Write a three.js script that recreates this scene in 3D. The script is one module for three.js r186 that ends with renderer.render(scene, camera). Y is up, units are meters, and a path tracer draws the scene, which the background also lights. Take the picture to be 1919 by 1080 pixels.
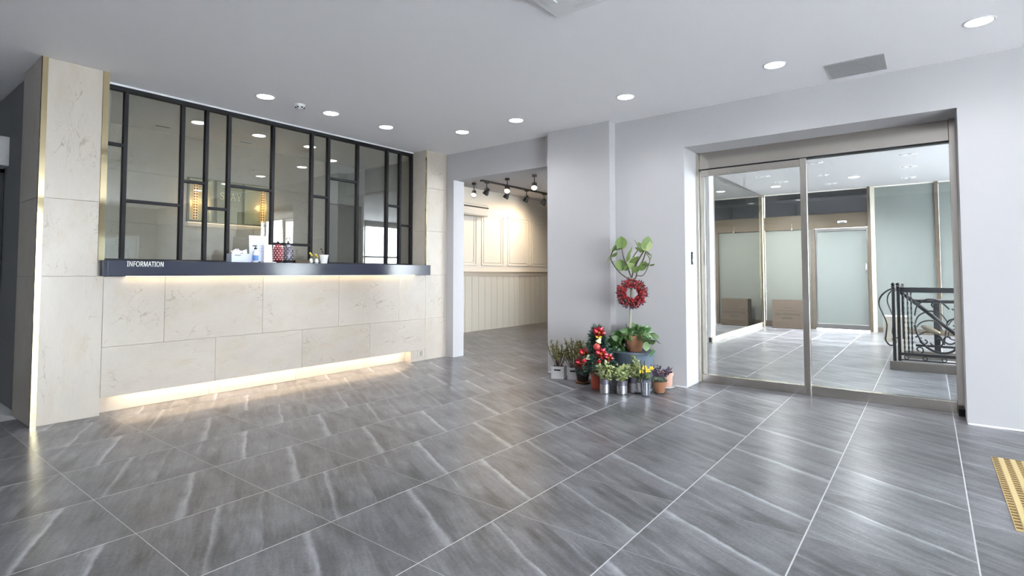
import * as THREE from 'three';
import { RoundedBoxGeometry } from 'three/addons/geometries/RoundedBoxGeometry.js';
import { mergeGeometries, mergeVertices } from 'three/addons/utils/BufferGeometryUtils.js';
import { RectAreaLightUniformsLib } from 'three/addons/lights/RectAreaLightUniformsLib.js';
import { FontLoader } from 'three/addons/loaders/FontLoader.js';
import { TextGeometry } from 'three/addons/geometries/TextGeometry.js';

// ------------------------------------------------------------------ camera, sky, exposure
RectAreaLightUniformsLib.init();
const scene = new THREE.Scene();
const camera = new THREE.PerspectiveCamera(56.3, 1919 / 1080, 0.05, 200);
camera.position.set(0, 1.17, 0);
camera.rotation.set(0.04053, 0.65214, -0.00053, 'YXZ');
camera.setViewOffset(1919, 1080, -10, 68, 1919, 1080);          // the lens is shifted: the picture is cropped off centre
scene.add(camera);
scene.background = new THREE.Color(0.89, 0.94, 1.0);             // bright overcast sky, seen only through the openings
scene.backgroundIntensity = 18;
const renderer = new THREE.WebGLRenderer({ antialias: true });
renderer.toneMapping = THREE.LinearToneMapping;
renderer.toneMappingExposure = 1.88;
renderer.shadowMap.enabled = true;
const DOWNLIGHT = 2.2, SPOT_WARM = 2.0, VEST_SPOT = 44;             // lamp strengths, candela
const LED = 13;                                                 // nits of the warm strips

// ------------------------------------------------------------------ helpers
let seed = 7;
const rnd = () => { seed = (seed * 1664525 + 1013904223) >>> 0; return seed / 4294967296; };
const rr = (a, b) => a + (b - a) * rnd();
const used = {};
function numbered(n) { const k = used[n] = (used[n] ?? -1) + 1; return k ? n + '_' + String(k).padStart(3, '0') : n; }
const V = (x, y, z) => new THREE.Vector3(x, y, z);
function mg(list) {
  const out = list.filter(Boolean).map((g) => {
    const h = g.index ? g.toNonIndexed() : g.clone();
    for (const k of Object.keys(h.attributes)) if (!['position', 'normal', 'uv'].includes(k)) h.deleteAttribute(k);
    if (!h.attributes.uv) h.setAttribute('uv', new THREE.Float32BufferAttribute(new Float32Array(h.attributes.position.count * 2), 2));
    h.morphAttributes = {};
    return h;
  });
  return out.length === 1 ? out[0] : mergeGeometries(out);
}
const bx = (w, h, d, x = 0, y = 0, z = 0) => new THREE.BoxGeometry(w, h, d).translate(x, y, z);
const b2 = (x0, x1, y0, y1, z0, z1) => bx(Math.abs(x1 - x0), Math.abs(y1 - y0), Math.abs(z1 - z0), (x0 + x1) / 2, (y0 + y1) / 2, (z0 + z1) / 2);
const rb = (w, h, d, r, x = 0, y = 0, z = 0, s = 2) => new RoundedBoxGeometry(w, h, d, s, Math.min(r, w / 2.01, h / 2.01, d / 2.01)).translate(x, y, z);
const r2 = (x0, x1, y0, y1, z0, z1, r = 0.003) => rb(Math.abs(x1 - x0), Math.abs(y1 - y0), Math.abs(z1 - z0), r, (x0 + x1) / 2, (y0 + y1) / 2, (z0 + z1) / 2, 1);
const cyl = (r0, r1, h, n = 20, x = 0, y = 0, z = 0, open = false) => new THREE.CylinderGeometry(r0, r1, h, n, 1, open).translate(x, y, z);
const lathe = (pts, n = 28) => new THREE.LatheGeometry(pts.map((p) => new THREE.Vector2(p[0], p[1])), n);
const tube = (pts, r, n = 24, rs = 6, closed = false) => new THREE.TubeGeometry(new THREE.CatmullRomCurve3(pts, closed), n, r, rs, closed);
const sph = (r, x = 0, y = 0, z = 0, n = 14) => new THREE.SphereGeometry(r, n, Math.max(6, n * 0.6 | 0)).translate(x, y, z);
function obj(name, geos, mat, parent = scene) {
  const g = Array.isArray(geos) ? mg(geos) : geos;
  const m = new THREE.Mesh(g, mat);
  m.name = numbered(name); m.castShadow = m.receiveShadow = true;
  parent.add(m);
  return m;
}
function thing(name, label, category, [x, y, z] = [0, 0, 0], turn = 0, group) {
  const o = new THREE.Group(); o.name = numbered(name); o.position.set(x, y, z); o.rotation.y = turn;
  o.userData = { label, category }; if (group) o.userData.group = group;
  scene.add(o); return o;
}
function tag(o, label, category, group, kind) {
  o.userData.label = label; o.userData.category = category;
  if (group) o.userData.group = group; if (kind) o.userData.kind = kind;
  return o;
}
const lab = (o, label) => { o.userData.label = label; return o; };
function struct(name, geos, mat) { const o = obj(name, geos, mat); o.userData.kind = 'structure'; return o; }
function structG(name) { const o = new THREE.Group(); o.name = numbered(name); o.userData.kind = 'structure'; scene.add(o); return o; }
function copy(src, [x, y, z], turn, label) {
  const c = src.clone(); c.name = numbered(src.name.replace(/_\d{3}$/, '')); c.position.set(x, y, z); if (turn != null) c.rotation.y = turn;
  c.userData = { ...src.userData }; if (label) c.userData.label = label; scene.add(c); return c;
}

// ------------------------------------------------------------------ noise and textures
function hash(x, y, s) { let h = (x * 374761393 + y * 668265263 + s * 2147483647) | 0; h = Math.imul(h ^ (h >>> 13), 1274126177); return ((h ^ (h >>> 16)) >>> 0) / 4294967296; }
function vn(x, y, s) {
  const xi = Math.floor(x), yi = Math.floor(y), fx = x - xi, fy = y - yi, u = fx * fx * (3 - 2 * fx), v = fy * fy * (3 - 2 * fy);
  const a = hash(xi, yi, s), b = hash(xi + 1, yi, s), c = hash(xi, yi + 1, s), d = hash(xi + 1, yi + 1, s);
  return a + (b - a) * u + (c - a) * v + (a - b - c + d) * u * v;
}
function fbm(x, y, s, o = 4) { let t = 0, a = 0.5, n = 0; for (let i = 0; i < o; i++) { t += a * vn(x, y, s + i * 17); n += a; x *= 2.03; y *= 2.03; a *= 0.5; } return t / n; }
function dataTex(w, h, fn, srgb = true) {
  const d = new Uint8Array(w * h * 4);
  for (let j = 0; j < h; j++) for (let i = 0; i < w; i++) {
    const c = fn((i + 0.5) / w, (j + 0.5) / h), k = (j * w + i) * 4;
    d[k] = Math.max(0, Math.min(255, c[0])); d[k + 1] = Math.max(0, Math.min(255, c[1])); d[k + 2] = Math.max(0, Math.min(255, c[2])); d[k + 3] = 255;
  }
  const t = new THREE.DataTexture(d, w, h); t.magFilter = THREE.LinearFilter; t.minFilter = THREE.LinearMipmapLinearFilter; t.generateMipmaps = true;
  t.wrapS = t.wrapT = THREE.RepeatWrapping; if (srgb) t.colorSpace = THREE.SRGBColorSpace; t.needsUpdate = true; return t;
}
// grey marbled porcelain: streaks and pale veins that cross every tile from its left edge down towards the front
function tileTex(s, veins, streak, base) {
  return dataTex(640, 640, (u, v) => {
    const b = 1 - v, t = u + 0.45 * b, warp = fbm(u * 2.4, b * 2.4, s + 5, 3) - 0.5, q = b - 0.5 * u + warp * 0.05;
    let c = base + (fbm(u * 2.6 + 3, b * 2.6, s, 5) - 0.5) * 46;
    const st = fbm(t * 1.6, q * 11, s + 40, 5) - 0.5;
    c += 5 + st * streak * 0.72 + (fbm(t * 5, q * 48, s + 47, 3) - 0.5) * streak * 0.4;
    const dark = Math.max(0, fbm(t * 1.9 + 5, q * 8, s + 140, 4) - 0.56); c -= dark * 105;
    c += (fbm(u * 70, b * 70, s + 70, 2) - 0.5) * 20 + (hash(u * 640 | 0, b * 640 | 0, s) - 0.5) * 8;
    for (const [off, w, amp, side] of veins) {
      const wob = (fbm(t * 3.2 + off * 7, 3.3, s + 90, 4) - 0.5) * 0.055, d = (q - off - wob) * side;
      const along = 0.3 + 1.0 * fbm(t * 3 + off * 9, off * 3, s + 33, 4), ww = w * (0.35 + 1.3 * fbm(t * 4.2, 9.1 + off, s + 12, 4));
      const edge = (fbm(t * 26, q * 60, s + 61, 3) - 0.5) * 0.012, e = d + edge;
      if (e < 0) c += amp * along * Math.exp(-(e * e) / (ww * ww * 0.12)) - amp * 0.2 * Math.exp(e / 0.04) * along;
      else c += amp * along * (0.75 * Math.exp(-(e * e) / (ww * ww)) + 0.25 * Math.exp(-e / (ww * 4)) * (0.3 + 1.4 * fbm(t * 4, q * 46, s + 66, 3)));
    }
    return [c * 0.99, c * 0.99, c * 1.03];
  });
}
const creamTex = (s) => dataTex(512, 384, (u, v) => {
  const x = u * 4, y = v * 3, w = fbm(x * 0.8, y * 0.8, s + 3, 4);
  let k = (fbm(x * 0.7, y * 0.7, s, 5) - 0.5) * 15 + (fbm(x * 9, y * 9, s + 9, 3) - 0.5) * 5;
  const ridge = Math.abs(fbm(x * 1.3 + w * 2.2, y * 1.8 + w * 1.4, s + 21, 5) - 0.5);
  const mask = Math.max(0, fbm(x * 0.9, y * 0.9, s + 44, 3) - 0.45) * 4;
  const vein = Math.exp(-((ridge / 0.012) ** 2)) * mask * 0.75;
  const stain = Math.max(0, fbm(x * 1.1 + 8, y * 1.3, s + 55, 4) - 0.55) * 60;
  return [186 + k - vein * 24 - stain * 0.2, 177 + k - vein * 28 - stain * 0.35, 167 + k - vein * 33 - stain * 0.65];
});
const woodTex = (s, a, b) => dataTex(256, 256, (u, v) => {
  const g = fbm(u * 2.5, v * 40 + fbm(u * 3, v * 3, s, 2) * 3, s + 2, 4), f = (hash(u * 256 | 0, v * 256 | 0, s) - 0.5) * 5;
  return [0, 1, 2].map((i) => a[i] + (b[i] - a[i]) * g + f);
});
const plasterBump = dataTex(256, 256, (u, v) => { const k = fbm(u * 24, v * 24, 4, 4) * 255; return [k, k, k]; }, false);

// ------------------------------------------------------------------ materials
const std = (c, rough = 0.6, metal = 0, o = {}) => new THREE.MeshStandardMaterial({ color: c, roughness: rough, metalness: metal, ...o });
const phys = (o) => new THREE.MeshPhysicalMaterial(o);
const lin = (r, g, b) => new THREE.Color().setRGB(r, g, b);
const M = {
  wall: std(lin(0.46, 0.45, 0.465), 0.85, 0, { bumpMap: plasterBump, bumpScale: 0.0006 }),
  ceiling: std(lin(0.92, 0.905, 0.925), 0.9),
  grey: std(lin(0.20, 0.205, 0.21), 0.8),
  boothGrey: std(lin(0.42, 0.42, 0.43), 0.8),
  grout: std(lin(0.66, 0.66, 0.67), 0.7),
  core: std(lin(0.45, 0.42, 0.38), 0.8),
  steel: std(lin(0.60, 0.56, 0.505), 0.2, 1),
  steelDark: std(lin(0.33, 0.32, 0.31), 0.32, 1),
  gold: std(lin(0.80, 0.68, 0.42), 0.06, 1),
  brass: std(lin(0.42, 0.375, 0.27), 0.25, 1),
  black: std(lin(0.004, 0.0045, 0.007), 0.7),
  blackIron: std(lin(0.02, 0.021, 0.024), 0.34, 0.6),
  track: std(lin(0.03, 0.027, 0.024), 0.5),
  white: std(lin(0.78, 0.78, 0.79), 0.5),
  whiteGloss: std(lin(0.80, 0.80, 0.80), 0.2),
  granite: phys({ color: lin(0.035, 0.039, 0.062), roughness: 0.14, ior: 1.5 }),
  screenGlass: phys({ color: lin(0.93, 0.95, 0.92), roughness: 0.0, transmission: 1, thickness: 0, ior: 2.0 }),
  doorGlass: phys({ color: lin(0.97, 0.985, 0.98), roughness: 0.0, transmission: 1, thickness: 0, ior: 1.45 }),
  clearGlass: phys({ color: lin(0.97, 0.985, 0.98), roughness: 0.0, transmission: 1, thickness: 0, ior: 1.45 }),
  frosted: phys({ color: lin(0.135, 0.15, 0.142), roughness: 0.5, transmission: 0.03, thickness: 0, ior: 1.45 }),
  frostedWarm: phys({ color: lin(0.125, 0.13, 0.115), roughness: 0.5, transmission: 0.02, thickness: 0, ior: 1.45 }),
  frostedDoor: phys({ color: lin(0.55, 0.58, 0.60), roughness: 0.7, transmission: 0.22, thickness: 0, ior: 1.45 }),
  mirror: std(lin(0.44, 0.44, 0.41), 0.015, 1),
  darkGlass: phys({ color: lin(0.045, 0.047, 0.052), roughness: 0.06, ior: 1.6 }),
  wood: std(0xffffff, 0.5, 0, { map: woodTex(3, [62, 52, 38], [88, 75, 56]) }),
  woodDark: std(0xffffff, 0.5, 0, { map: woodTex(5, [66, 58, 50], [92, 82, 70]) }),
  panelBeige: std(lin(0.56, 0.52, 0.455), 0.6),
  railBeige: std(lin(0.44, 0.38, 0.31), 0.6),
  wallCream: std(lin(0.72, 0.665, 0.59), 0.8),
  cream: std(lin(0.50, 0.47, 0.39), 0.6),
  kerb: std(lin(0.115, 0.10, 0.088), 0.45),
  terracotta: std(lin(0.31, 0.14, 0.075), 0.85),
  terracottaPink: std(lin(0.55, 0.34, 0.27), 0.85),
  terraRed: std(lin(0.36, 0.065, 0.035), 0.7),
  blackPlastic: std(lin(0.018, 0.018, 0.02), 0.5),
  soil: std(lin(0.05, 0.035, 0.025), 0.95),
  tin: std(lin(0.38, 0.38, 0.40), 0.38, 1),
  tinDark: std(lin(0.16, 0.15, 0.19), 0.4, 0.7),
  drum: std(lin(0.115, 0.15, 0.20), 0.42, 0.1),
  potGrey: std(lin(0.60, 0.59, 0.60), 0.6),
  bark: std(lin(0.34, 0.32, 0.26), 0.8),
  twig: std(lin(0.10, 0.075, 0.055), 0.85),
  red: std(lin(0.30, 0.012, 0.02), 0.35),
  redDark: std(lin(0.20, 0.008, 0.018), 0.4),
  redFoil: std(lin(0.55, 0.02, 0.04), 0.22, 0.55),
  paper: std(lin(0.80, 0.81, 0.86), 0.7),
  paperBlue: std(lin(0.66, 0.70, 0.86), 0.6),
  blueLabel: std(lin(0.12, 0.26, 0.62), 0.4),
  silver: std(lin(0.52, 0.51, 0.49), 0.3, 1),
  lightFace: std(0xffffff, 0.5, 0, { emissive: lin(1, 1, 1), emissiveIntensity: 11 }),
  warmFace: std(0xffffff, 0.5, 0, { emissive: lin(1, 0.86, 0.66), emissiveIntensity: 2.5 }),
  offFace: std(lin(0.75, 0.75, 0.76), 0.25),
  led: std(0xffffff, 0.5, 0, { emissive: lin(1, 0.74, 0.42), emissiveIntensity: 3 }),
  yellow: std(lin(0.55, 0.40, 0.16), 0.5),
  yellowFlower: std(lin(0.75, 0.55, 0.05), 0.6),
  leaf: phys({ color: lin(0.15, 0.23, 0.06), roughness: 0.45, transmission: 0.15, thickness: 0, side: THREE.DoubleSide }),
  leafRim: phys({ color: lin(0.36, 0.44, 0.18), roughness: 0.5, transmission: 0.15, thickness: 0, side: THREE.DoubleSide }),
  pothos: phys({ color: lin(0.06, 0.15, 0.04), roughness: 0.35, transmission: 0.1, thickness: 0, side: THREE.DoubleSide }),
  pothosPale: phys({ color: lin(0.22, 0.33, 0.16), roughness: 0.4, transmission: 0.1, thickness: 0, side: THREE.DoubleSide }),
  herb: std(lin(0.24, 0.27, 0.09), 0.7, 0, { side: THREE.DoubleSide }),
  herbOlive: std(lin(0.22, 0.19, 0.055), 0.7, 0, { side: THREE.DoubleSide }),
  herbPale: std(lin(0.42, 0.47, 0.26), 0.7, 0, { side: THREE.DoubleSide }),
  succulent: std(lin(0.24, 0.29, 0.22), 0.5, 0, { side: THREE.DoubleSide }),
  purple: std(lin(0.07, 0.045, 0.085), 0.5, 0, { side: THREE.DoubleSide }),
  fir: std(lin(0.025, 0.07, 0.05), 0.6, 0, { side: THREE.DoubleSide }),
};
const creams = [1, 2, 3, 4].map((s) => phys({ map: creamTex(s * 31), roughness: 0.3, ior: 1.5 }));
const tiles = [
  tileTex(11, [[0.20, 0.045, 70, 1], [0.72, 0.02, 18, 1]], 60, 104),
  tileTex(23, [[0.22, 0.032, 62, 1], [-0.18, 0.02, 24, -1]], 72, 106),
  tileTex(37, [[0.18, 0.055, 74, 1]], 56, 101),
  tileTex(53, [[0.42, 0.04, 58, -1], [0.04, 0.02, 22, 1]], 64, 103),
  tileTex(97, [[0.30, 0.025, 40, 1]], 66, 102),
  tileTex(71, [[0.20, 0.024, 72, 1], [0.55, 0.016, 28, 1], [-0.12, 0.016, 26, 1]], 78, 110),
].map((map) => phys({ map, roughness: 0.28, ior: 1.5, bumpMap: plasterBump, bumpScale: 0.0003 }));

// ------------------------------------------------------------------ measured places
const HC = 2.87, HV = 2.92, XP = -5.452, XG = -5.75, ZB = -5.476, ZD = -5.86, ZV = -12.93, XM = -2.95, XB = -7.373, XR = 4.6, WT = 2.6;

// ------------------------------------------------------------------ floor: bedding and single tiles
{
  const floor = structG('floor');
  // one bedding slab per side of the stairwell hole (x -0.28..2.6, z -9.25..-8.2)
  obj('bedding', [b2(-8.4, XR + 0.2, -0.25, -0.0006, -5.7, 2.7), b2(-8.4, -0.28, -0.25, -0.0006, -13.3, -5.7), b2(-0.28, 3.4, -0.25, -0.0006, -8.2, -5.7), b2(-0.28, 3.4, -0.25, -0.0006, -13.3, -9.25), b2(2.6, 3.4, -0.25, -0.0006, -9.25, -8.2)], M.grout, floor);
  const T = 0.6, x0 = -1.67, z0 = -0.924, gx = 0.0062, gz = 0.0028;
  const full = new THREE.BoxGeometry(T - gx, 0.02, T - gz).translate(0, -0.01, 0);
  camera.updateMatrixWorld(); camera.updateProjectionMatrix();
  const inView = (x, z) => { const p = V(x, 0, z).project(camera); const c = V(x, 0, z).applyMatrix4(camera.matrixWorldInverse); return c.z < -0.3 && Math.abs(p.x) < 1.12 && Math.abs(p.y) < 1.2; };
  const list = [];
  for (let i = -12; i < 9; i++) for (let j = -21; j < 6; j++) {
    const xa = x0 + i * T, za = z0 + j * T;
    let X0 = xa, X1 = xa + T, Z0 = za, Z1 = za + T;
    const lobby = Z1 > -5.45;
    const xmax = lobby ? XR : 3.2, xmin = lobby ? -8.1 : XB;
    X0 = Math.max(X0, xmin); X1 = Math.min(X1, xmax); Z0 = Math.max(Z0, ZV); Z1 = Math.min(Z1, 2.5);
    if (X1 - X0 < 0.03 || Z1 - Z0 < 0.03) continue;
    if (X0 > -0.45 && X1 < 2.7 && Z0 > -9.4 && Z1 < -8.0) continue;                     // stairwell
    if (X1 < XP && Z0 < -1.1 && Z1 > -5.4) continue;                                     // under the reception
    const cx = (X0 + X1) / 2, cz = (Z0 + Z1) / 2;
    const hidden = (cz < -5.6 && cx > 0.45) || (cz < -9.4 && cx < -3.0 && cx > -5.1) || cx > 3.1;
    list.push({ X0, X1, Z0, Z1, cx, cz, i, j, d: Math.hypot(cx, cz), seen: inView(cx, cz) && !hidden });
  }
  list.sort((a, b) => a.d - b.d);
  const rest = [];
  let count = 0;
  for (const t of list) {
    const w = t.X1 - t.X0, d = t.Z1 - t.Z0, isFull = w > T - 0.001 && d > T - 0.001;
    let g = full;
    if (!isFull) {
      g = new THREE.BoxGeometry(Math.max(0.02, w - gx), 0.02, Math.max(0.02, d - gz)).translate(0, -0.01, 0);
      const u = g.attributes.uv; for (let k = 0; k < u.count; k++) u.setXY(k, u.getX(k) * w / T, u.getY(k) * d / T);
    }
    const pick = t.cx > -0.6 ? [5, 5, 1, 4][hash(t.i, t.j, 9) * 4 | 0] : [0, 2, 1, 3, 4, 0][hash(t.i, t.j, 3) * 6 | 0];
    if (t.seen && count < 296) {
      const m = obj('tile', g, tiles[pick], floor); m.position.set(t.cx, 0, t.cz); count++;
    } else rest.push(g.clone().translate(t.cx, 0, t.cz));
  }
  const r = obj('outlying_tiles', rest, tiles[1], floor); r.userData.kind = 'stuff';
}

// ------------------------------------------------------------------ shell
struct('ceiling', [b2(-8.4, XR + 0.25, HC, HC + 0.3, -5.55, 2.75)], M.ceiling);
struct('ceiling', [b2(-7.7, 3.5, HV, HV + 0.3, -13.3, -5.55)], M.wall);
// rear wall of the lobby with the passage, the projecting pier and the opening for the sliding doors
struct('wall_back', [
  b2(-5.47, -5.315, 0, HC, -5.69, ZB), b2(-5.315, -3.6, 2.492, HC, -5.69, ZB),
  b2(-3.622, -2.79, 0, HC, -5.86, -5.34), b2(-2.79, -1.997, 0, HC, -5.92, ZB), b2(-1.997, 0.209, 2.485, HC, -5.92, ZB), b2(0.209, XR + 0.2, 0, HC, -5.92, ZB),
  b2(-8.4, -5.47, 0, HC, -5.69, -5.5), b2(-7.6, 3.4, HC, HV + 0.3, -5.69, -5.5),
], M.wall);
struct('baseboard_back', [b2(-3.615, -2.785, 0, 0.012, -5.345, -5.336), b2(-2.779, -2.0, 0, 0.012, -5.482, -5.472), b2(0.213, XR, 0, 0.012, -5.482, -5.472)], M.white);
struct('wall_left', [b2(-8.4, -6.05, 0, HC, -1.25, -1.08), b2(-8.4, -8.2, 0, HC, -1.2, 2.7)], M.grey);
struct('wall_front', [b2(-8.4, XR + 0.2, 0, HC, 2.5, 2.7)], M.wall);
// street side of the lobby: glazed from floor to door height, wall above
struct('wall_right', [b2(XR, XR + 0.2, WT, HC, -5.5, 2.6), b2(XR, XR + 0.2, 0, WT, -5.5, -5.1), b2(XR, XR + 0.2, 2.15, WT, -5.1, -3.0), b2(XR, XR + 0.2, 0, WT, 0.8, 2.6)], M.wall);
{
  const w = structG('window_1'); const n = 3, za = -3.0, zb = 0.8, s = (zb - za) / n;
  for (let i = 0; i <= n; i++) obj('mullion', r2(XR + 0.06, XR + 0.13, 0, WT, za + i * s - 0.03 + (i === 0 ? 0.03 : i === n ? -0.03 : 0), za + i * s + 0.03 + (i === 0 ? 0.03 : i === n ? -0.03 : 0)), M.steel, w);
  obj('rail', [r2(XR + 0.06, XR + 0.13, WT - 0.06, WT, za, zb), r2(XR + 0.06, XR + 0.13, 2.12, 2.17, za, zb), r2(XR + 0.06, XR + 0.13, 0, 0.09, za, zb)], M.steel, w);
  for (let i = 0; i < n; i++) obj('pane', b2(XR + 0.092, XR + 0.098, 0.09, WT - 0.06, za + i * s + 0.03, za + (i + 1) * s - 0.03), M.clearGlass, w);
}
{
  const w = structG('door_4');
  for (const z of [-5.07, -4.05, -3.03]) obj('mullion', r2(XR + 0.05, XR + 0.13, 0, 2.15, z - 0.03, z + 0.03), M.white, w);
  obj('rail', r2(XR + 0.05, XR + 0.13, 2.07, 2.15, -5.04, -3.06), M.white, w);
  for (const z of [-4.56, -3.54]) obj('frosted_pane', b2(XR + 0.085, XR + 0.097, 0, 2.07, z - 0.48, z + 0.48), M.frostedDoor, w);
}
// rooms behind: vestibule with stairs on the right, show room on the left
struct('wall_rear', [b2(-7.6, -5.0, 0, HV, -13.2, ZV), b2(-2.96, 3.4, HV - 0.02, HV + 0.1, -13.2, ZV + 0.0), b2(-5.0, -2.97, 0, HV, -13.2, -13.0)], M.wallCream);
struct('wall_side', [b2(3.2, 3.4, 0, 0.3, -13.2, -5.6), b2(3.2, 3.4, 2.8, HV + 0.2, -13.2, -5.6), b2(3.2, 3.4, 0.3, 2.8, -13.2, -12.6), b2(3.2, 3.4, 0.3, 2.8, -6.1, -5.6), b2(3.2, 3.4, 0.3, 2.8, -9.45, -9.25)], M.wall);
{
  const w = structG('window_2');
  for (const [a, b] of [[-9.25, -6.1], [-12.6, -9.45]]) {
    obj('window_frame', [r2(3.24, 3.32, 0.3, 0.36, a, b), r2(3.24, 3.32, 2.74, 2.8, a, b), r2(3.24, 3.32, 1.7, 1.76, a, b), r2(3.24, 3.32, 0.3, 2.8, a, a + 0.06), r2(3.24, 3.32, 0.3, 2.8, b - 0.06, b), r2(3.24, 3.32, 0.3, 2.8, (a + b) / 2 - 0.03, (a + b) / 2 + 0.03)], M.white, w);
    obj('pane', b2(3.277, 3.283, 0.36, 2.74, a + 0.06, b - 0.06), M.clearGlass, w);
  }
}
struct('wall_showroom', [b2(-7.57, XB, 0, HV + 0.2, -13.2, -5.6)], M.wallCream);
struct('wall_partition', [b2(-5.2, -3.05, 0, HV, -9.48, -9.32), b2(-5.2, -5.04, 0, HV, -13.1, -9.4)], M.wallCream);
struct('pillar', [r2(-3.06, XM, 0, HV, -9.49, -9.27, 0.004)], M.white);
struct('ground', [b2(-30, 40, -0.6, -0.3, -45, 30)], std(lin(0.78, 0.78, 0.77), 0.9));

// ------------------------------------------------------------------ marble reception front, left and right pillars
const slabRnd = [0, 2, 1, 3, 1, 0, 3, 2];
let slabN = 0;
function slabX(parent, y0, y1, z0, z1, xf = XP) { obj('slab', r2(xf - 0.02, xf, y0 + 0.001, y1 - 0.001, z0 + 0.001, z1 - 0.001, 0.0012), creams[slabRnd[slabN++ % 8]], parent); }
function slabZ(parent, y0, y1, x0, x1, zf) { obj('slab', r2(x0 + 0.001, x1 - 0.001, y0 + 0.001, y1 - 0.001, zf - 0.02, zf, 0.0012), creams[slabRnd[slabN++ % 8]], parent); }
const RY = [0, 0.56, 1.15, 1.755, 2.352, HC];
{
  const w = structG('wall_reception');
  obj('backing', [b2(-5.85, XP - 0.021, 0.17, 1.148, -5.08, -1.474), b2(-5.85, -5.59, 0, 0.17, -5.08, -1.474), b2(-5.59, XP - 0.021, 0, 0.145, -5.08, -4.83)], M.core, w);
  const lower = [-5.08, -4.17, -3.27, -2.373, -1.474], upper = [-5.08, -4.62, -3.725, -2.826, -1.93, -1.474];
  for (let i = 0; i < 4; i++) slabX(w, 0.145, 0.56, lower[i], lower[i + 1]);
  for (let i = 0; i < 5; i++) slabX(w, 0.56, 1.148, upper[i], upper[i + 1]);
  for (let i = 0; i < 4; i++) slabX(w, 0, 0.169, Math.max(lower[i], -4.83), lower[i + 1], -5.57);
  slabX(w, 0, 0.145, -5.08, -4.83);
}
{
  const w = structG('pillar_left');
  obj('backing', [b2(-6.05, XP - 0.021, 0, HC, -1.474, -1.061)], M.core, w);
  const cuts = [0, 1.15, 1.765, HC];
  for (let i = 0; i < 3; i++) slabX(w, cuts[i], cuts[i + 1], i ? -1.43 : -1.474, -1.076);
  for (let i = 0; i < 3; i++) slabZ(w, cuts[i], cuts[i + 1], -6.05, XP - 0.006, -1.041);
  obj('corner_trim', [b2(XP - 0.001, XP + 0.0015, 0, HC, -1.077, -1.0375), b2(XP - 0.006, XP + 0.0015, 0, HC, -1.041, -1.0375)], M.gold, w);
  obj('corner_trim', [b2(XP - 0.02, XP + 0.001, 1.284, HC, -1.476, -1.432)], M.gold, w);
}
{
  const w = structG('pillar_right');
  obj('backing', [b2(-5.85, XP - 0.021, 0, HC, -5.46, -5.103)], M.core, w);
  for (let i = 0; i < 5; i++) slabX(w, RY[i], RY[i + 1], -5.474, i < 2 ? -5.08 : -5.092);
  for (let i = 2; i < 5; i++) slabZ(w, Math.max(RY[i], 1.284), RY[i + 1], -5.76, XP - 0.012, -5.081);
  obj('corner_trim', [b2(XP - 0.012, XP + 0.0015, 1.284, HC, -5.093, -5.0795)], M.gold, w);
}
// booth behind the glass
{
  const w = structG('wall_booth');
  obj('backing', [b2(-7.5, -7.282, 0, HC, -4.74, -1.3), b2(-7.5, -7.4, 0, HC, -5.5, -4.74), b2(-7.5, -7.262, 2.25, HC, -5.5, -4.74), b2(-7.5, -7.262, 0, 2.25, -5.5, -5.36)], M.boothGrey, w);
  const zz = [-4.74, -3.9, -3.0, -2.1, -1.56];
  for (let r = 2; r < 5; r++) for (let i = 0; i < 4; i++) slabX(w, RY[r], RY[r + 1], zz[i], zz[i + 1], -7.26);
  obj('end_wall', [b2(-7.5, -5.86, 0, HC, -5.5, -5.42), b2(-7.5, -5.86, 0, HC, -1.6, -1.55)], M.boothGrey, w);
  const d = structG('door_2');
  obj('door_leaf', [b2(-7.36, -7.33, 0, 2.24, -5.35, -4.75), b2(-7.335, -7.32, 1.0, 2.1, -5.3, -4.8)], M.grey, d);
  for (const y of [0.5, 1.35, 1.6, 2.1]) obj('hinge', cyl(0.012, 0.012, 0.12, 10, -7.32, y, -4.76), M.blackIron, d);
}
// ------------------------------------------------------------------ black framed glass screen
const SCREEN = thing('glass_screen', 'black metal framed glass screen above the dark reception counter', 'glass screen');
{
  const Z = [-1.48, -1.68, -2.149, -2.368, -2.587, -3.057, -3.53, -3.751, -4.167, -4.637, -4.859, -5.081];
  const H = [2.325, 1.829, 2.073, 1.829, 2.082, 1.501, 2.084, 2.326, null, 2.084, 1.832];
  const b = 0.0165, y0 = 1.305, y1 = 2.83;
  obj('top_rail', r2(XG - 0.02, XG + 0.03, y1 - 0.018, y1 + 0.022, Z[11], Z[0]), M.black, SCREEN);
  lab(obj('head_trim', r2(XG - 0.025, XG + 0.035, y1 + 0.022, HC, Z[11], Z[0]), M.white, SCREEN), 'thin white trim between frame and ceiling');
  obj('bottom_rail', r2(XG - 0.02, XG + 0.03, 1.284, 1.305, Z[11], Z[0]), M.black, SCREEN);
  for (let i = 1; i < 12; i++) { const z = i === 11 ? Z[11] + b : Z[i]; obj('mullion', r2(XG - 0.02, XG + 0.03, y0, y1 - 0.018, z - b, z + b), M.black, SCREEN); }
  for (let i = 0; i < 11; i++) {
    const za = Z[i + 1] + (i === 10 ? 2 * b : b), zb = Z[i] - (i ? b : 0);
    if (H[i]) {
      obj('crossbar', r2(XG - 0.018, XG + 0.028, H[i] - 0.014, H[i] + 0.014, za, zb), M.black, SCREEN);
      obj('pane', b2(XG - 0.003, XG + 0.003, y0, H[i] - 0.014, za, zb), M.screenGlass, SCREEN);
      obj('pane', b2(XG - 0.003, XG + 0.003, H[i] + 0.014, y1 - 0.018, za, zb), M.screenGlass, SCREEN);
    } else obj('pane', b2(XG - 0.003, XG + 0.003, y0, y1 - 0.018, za, zb), M.screenGlass, SCREEN);
  }
}
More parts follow.
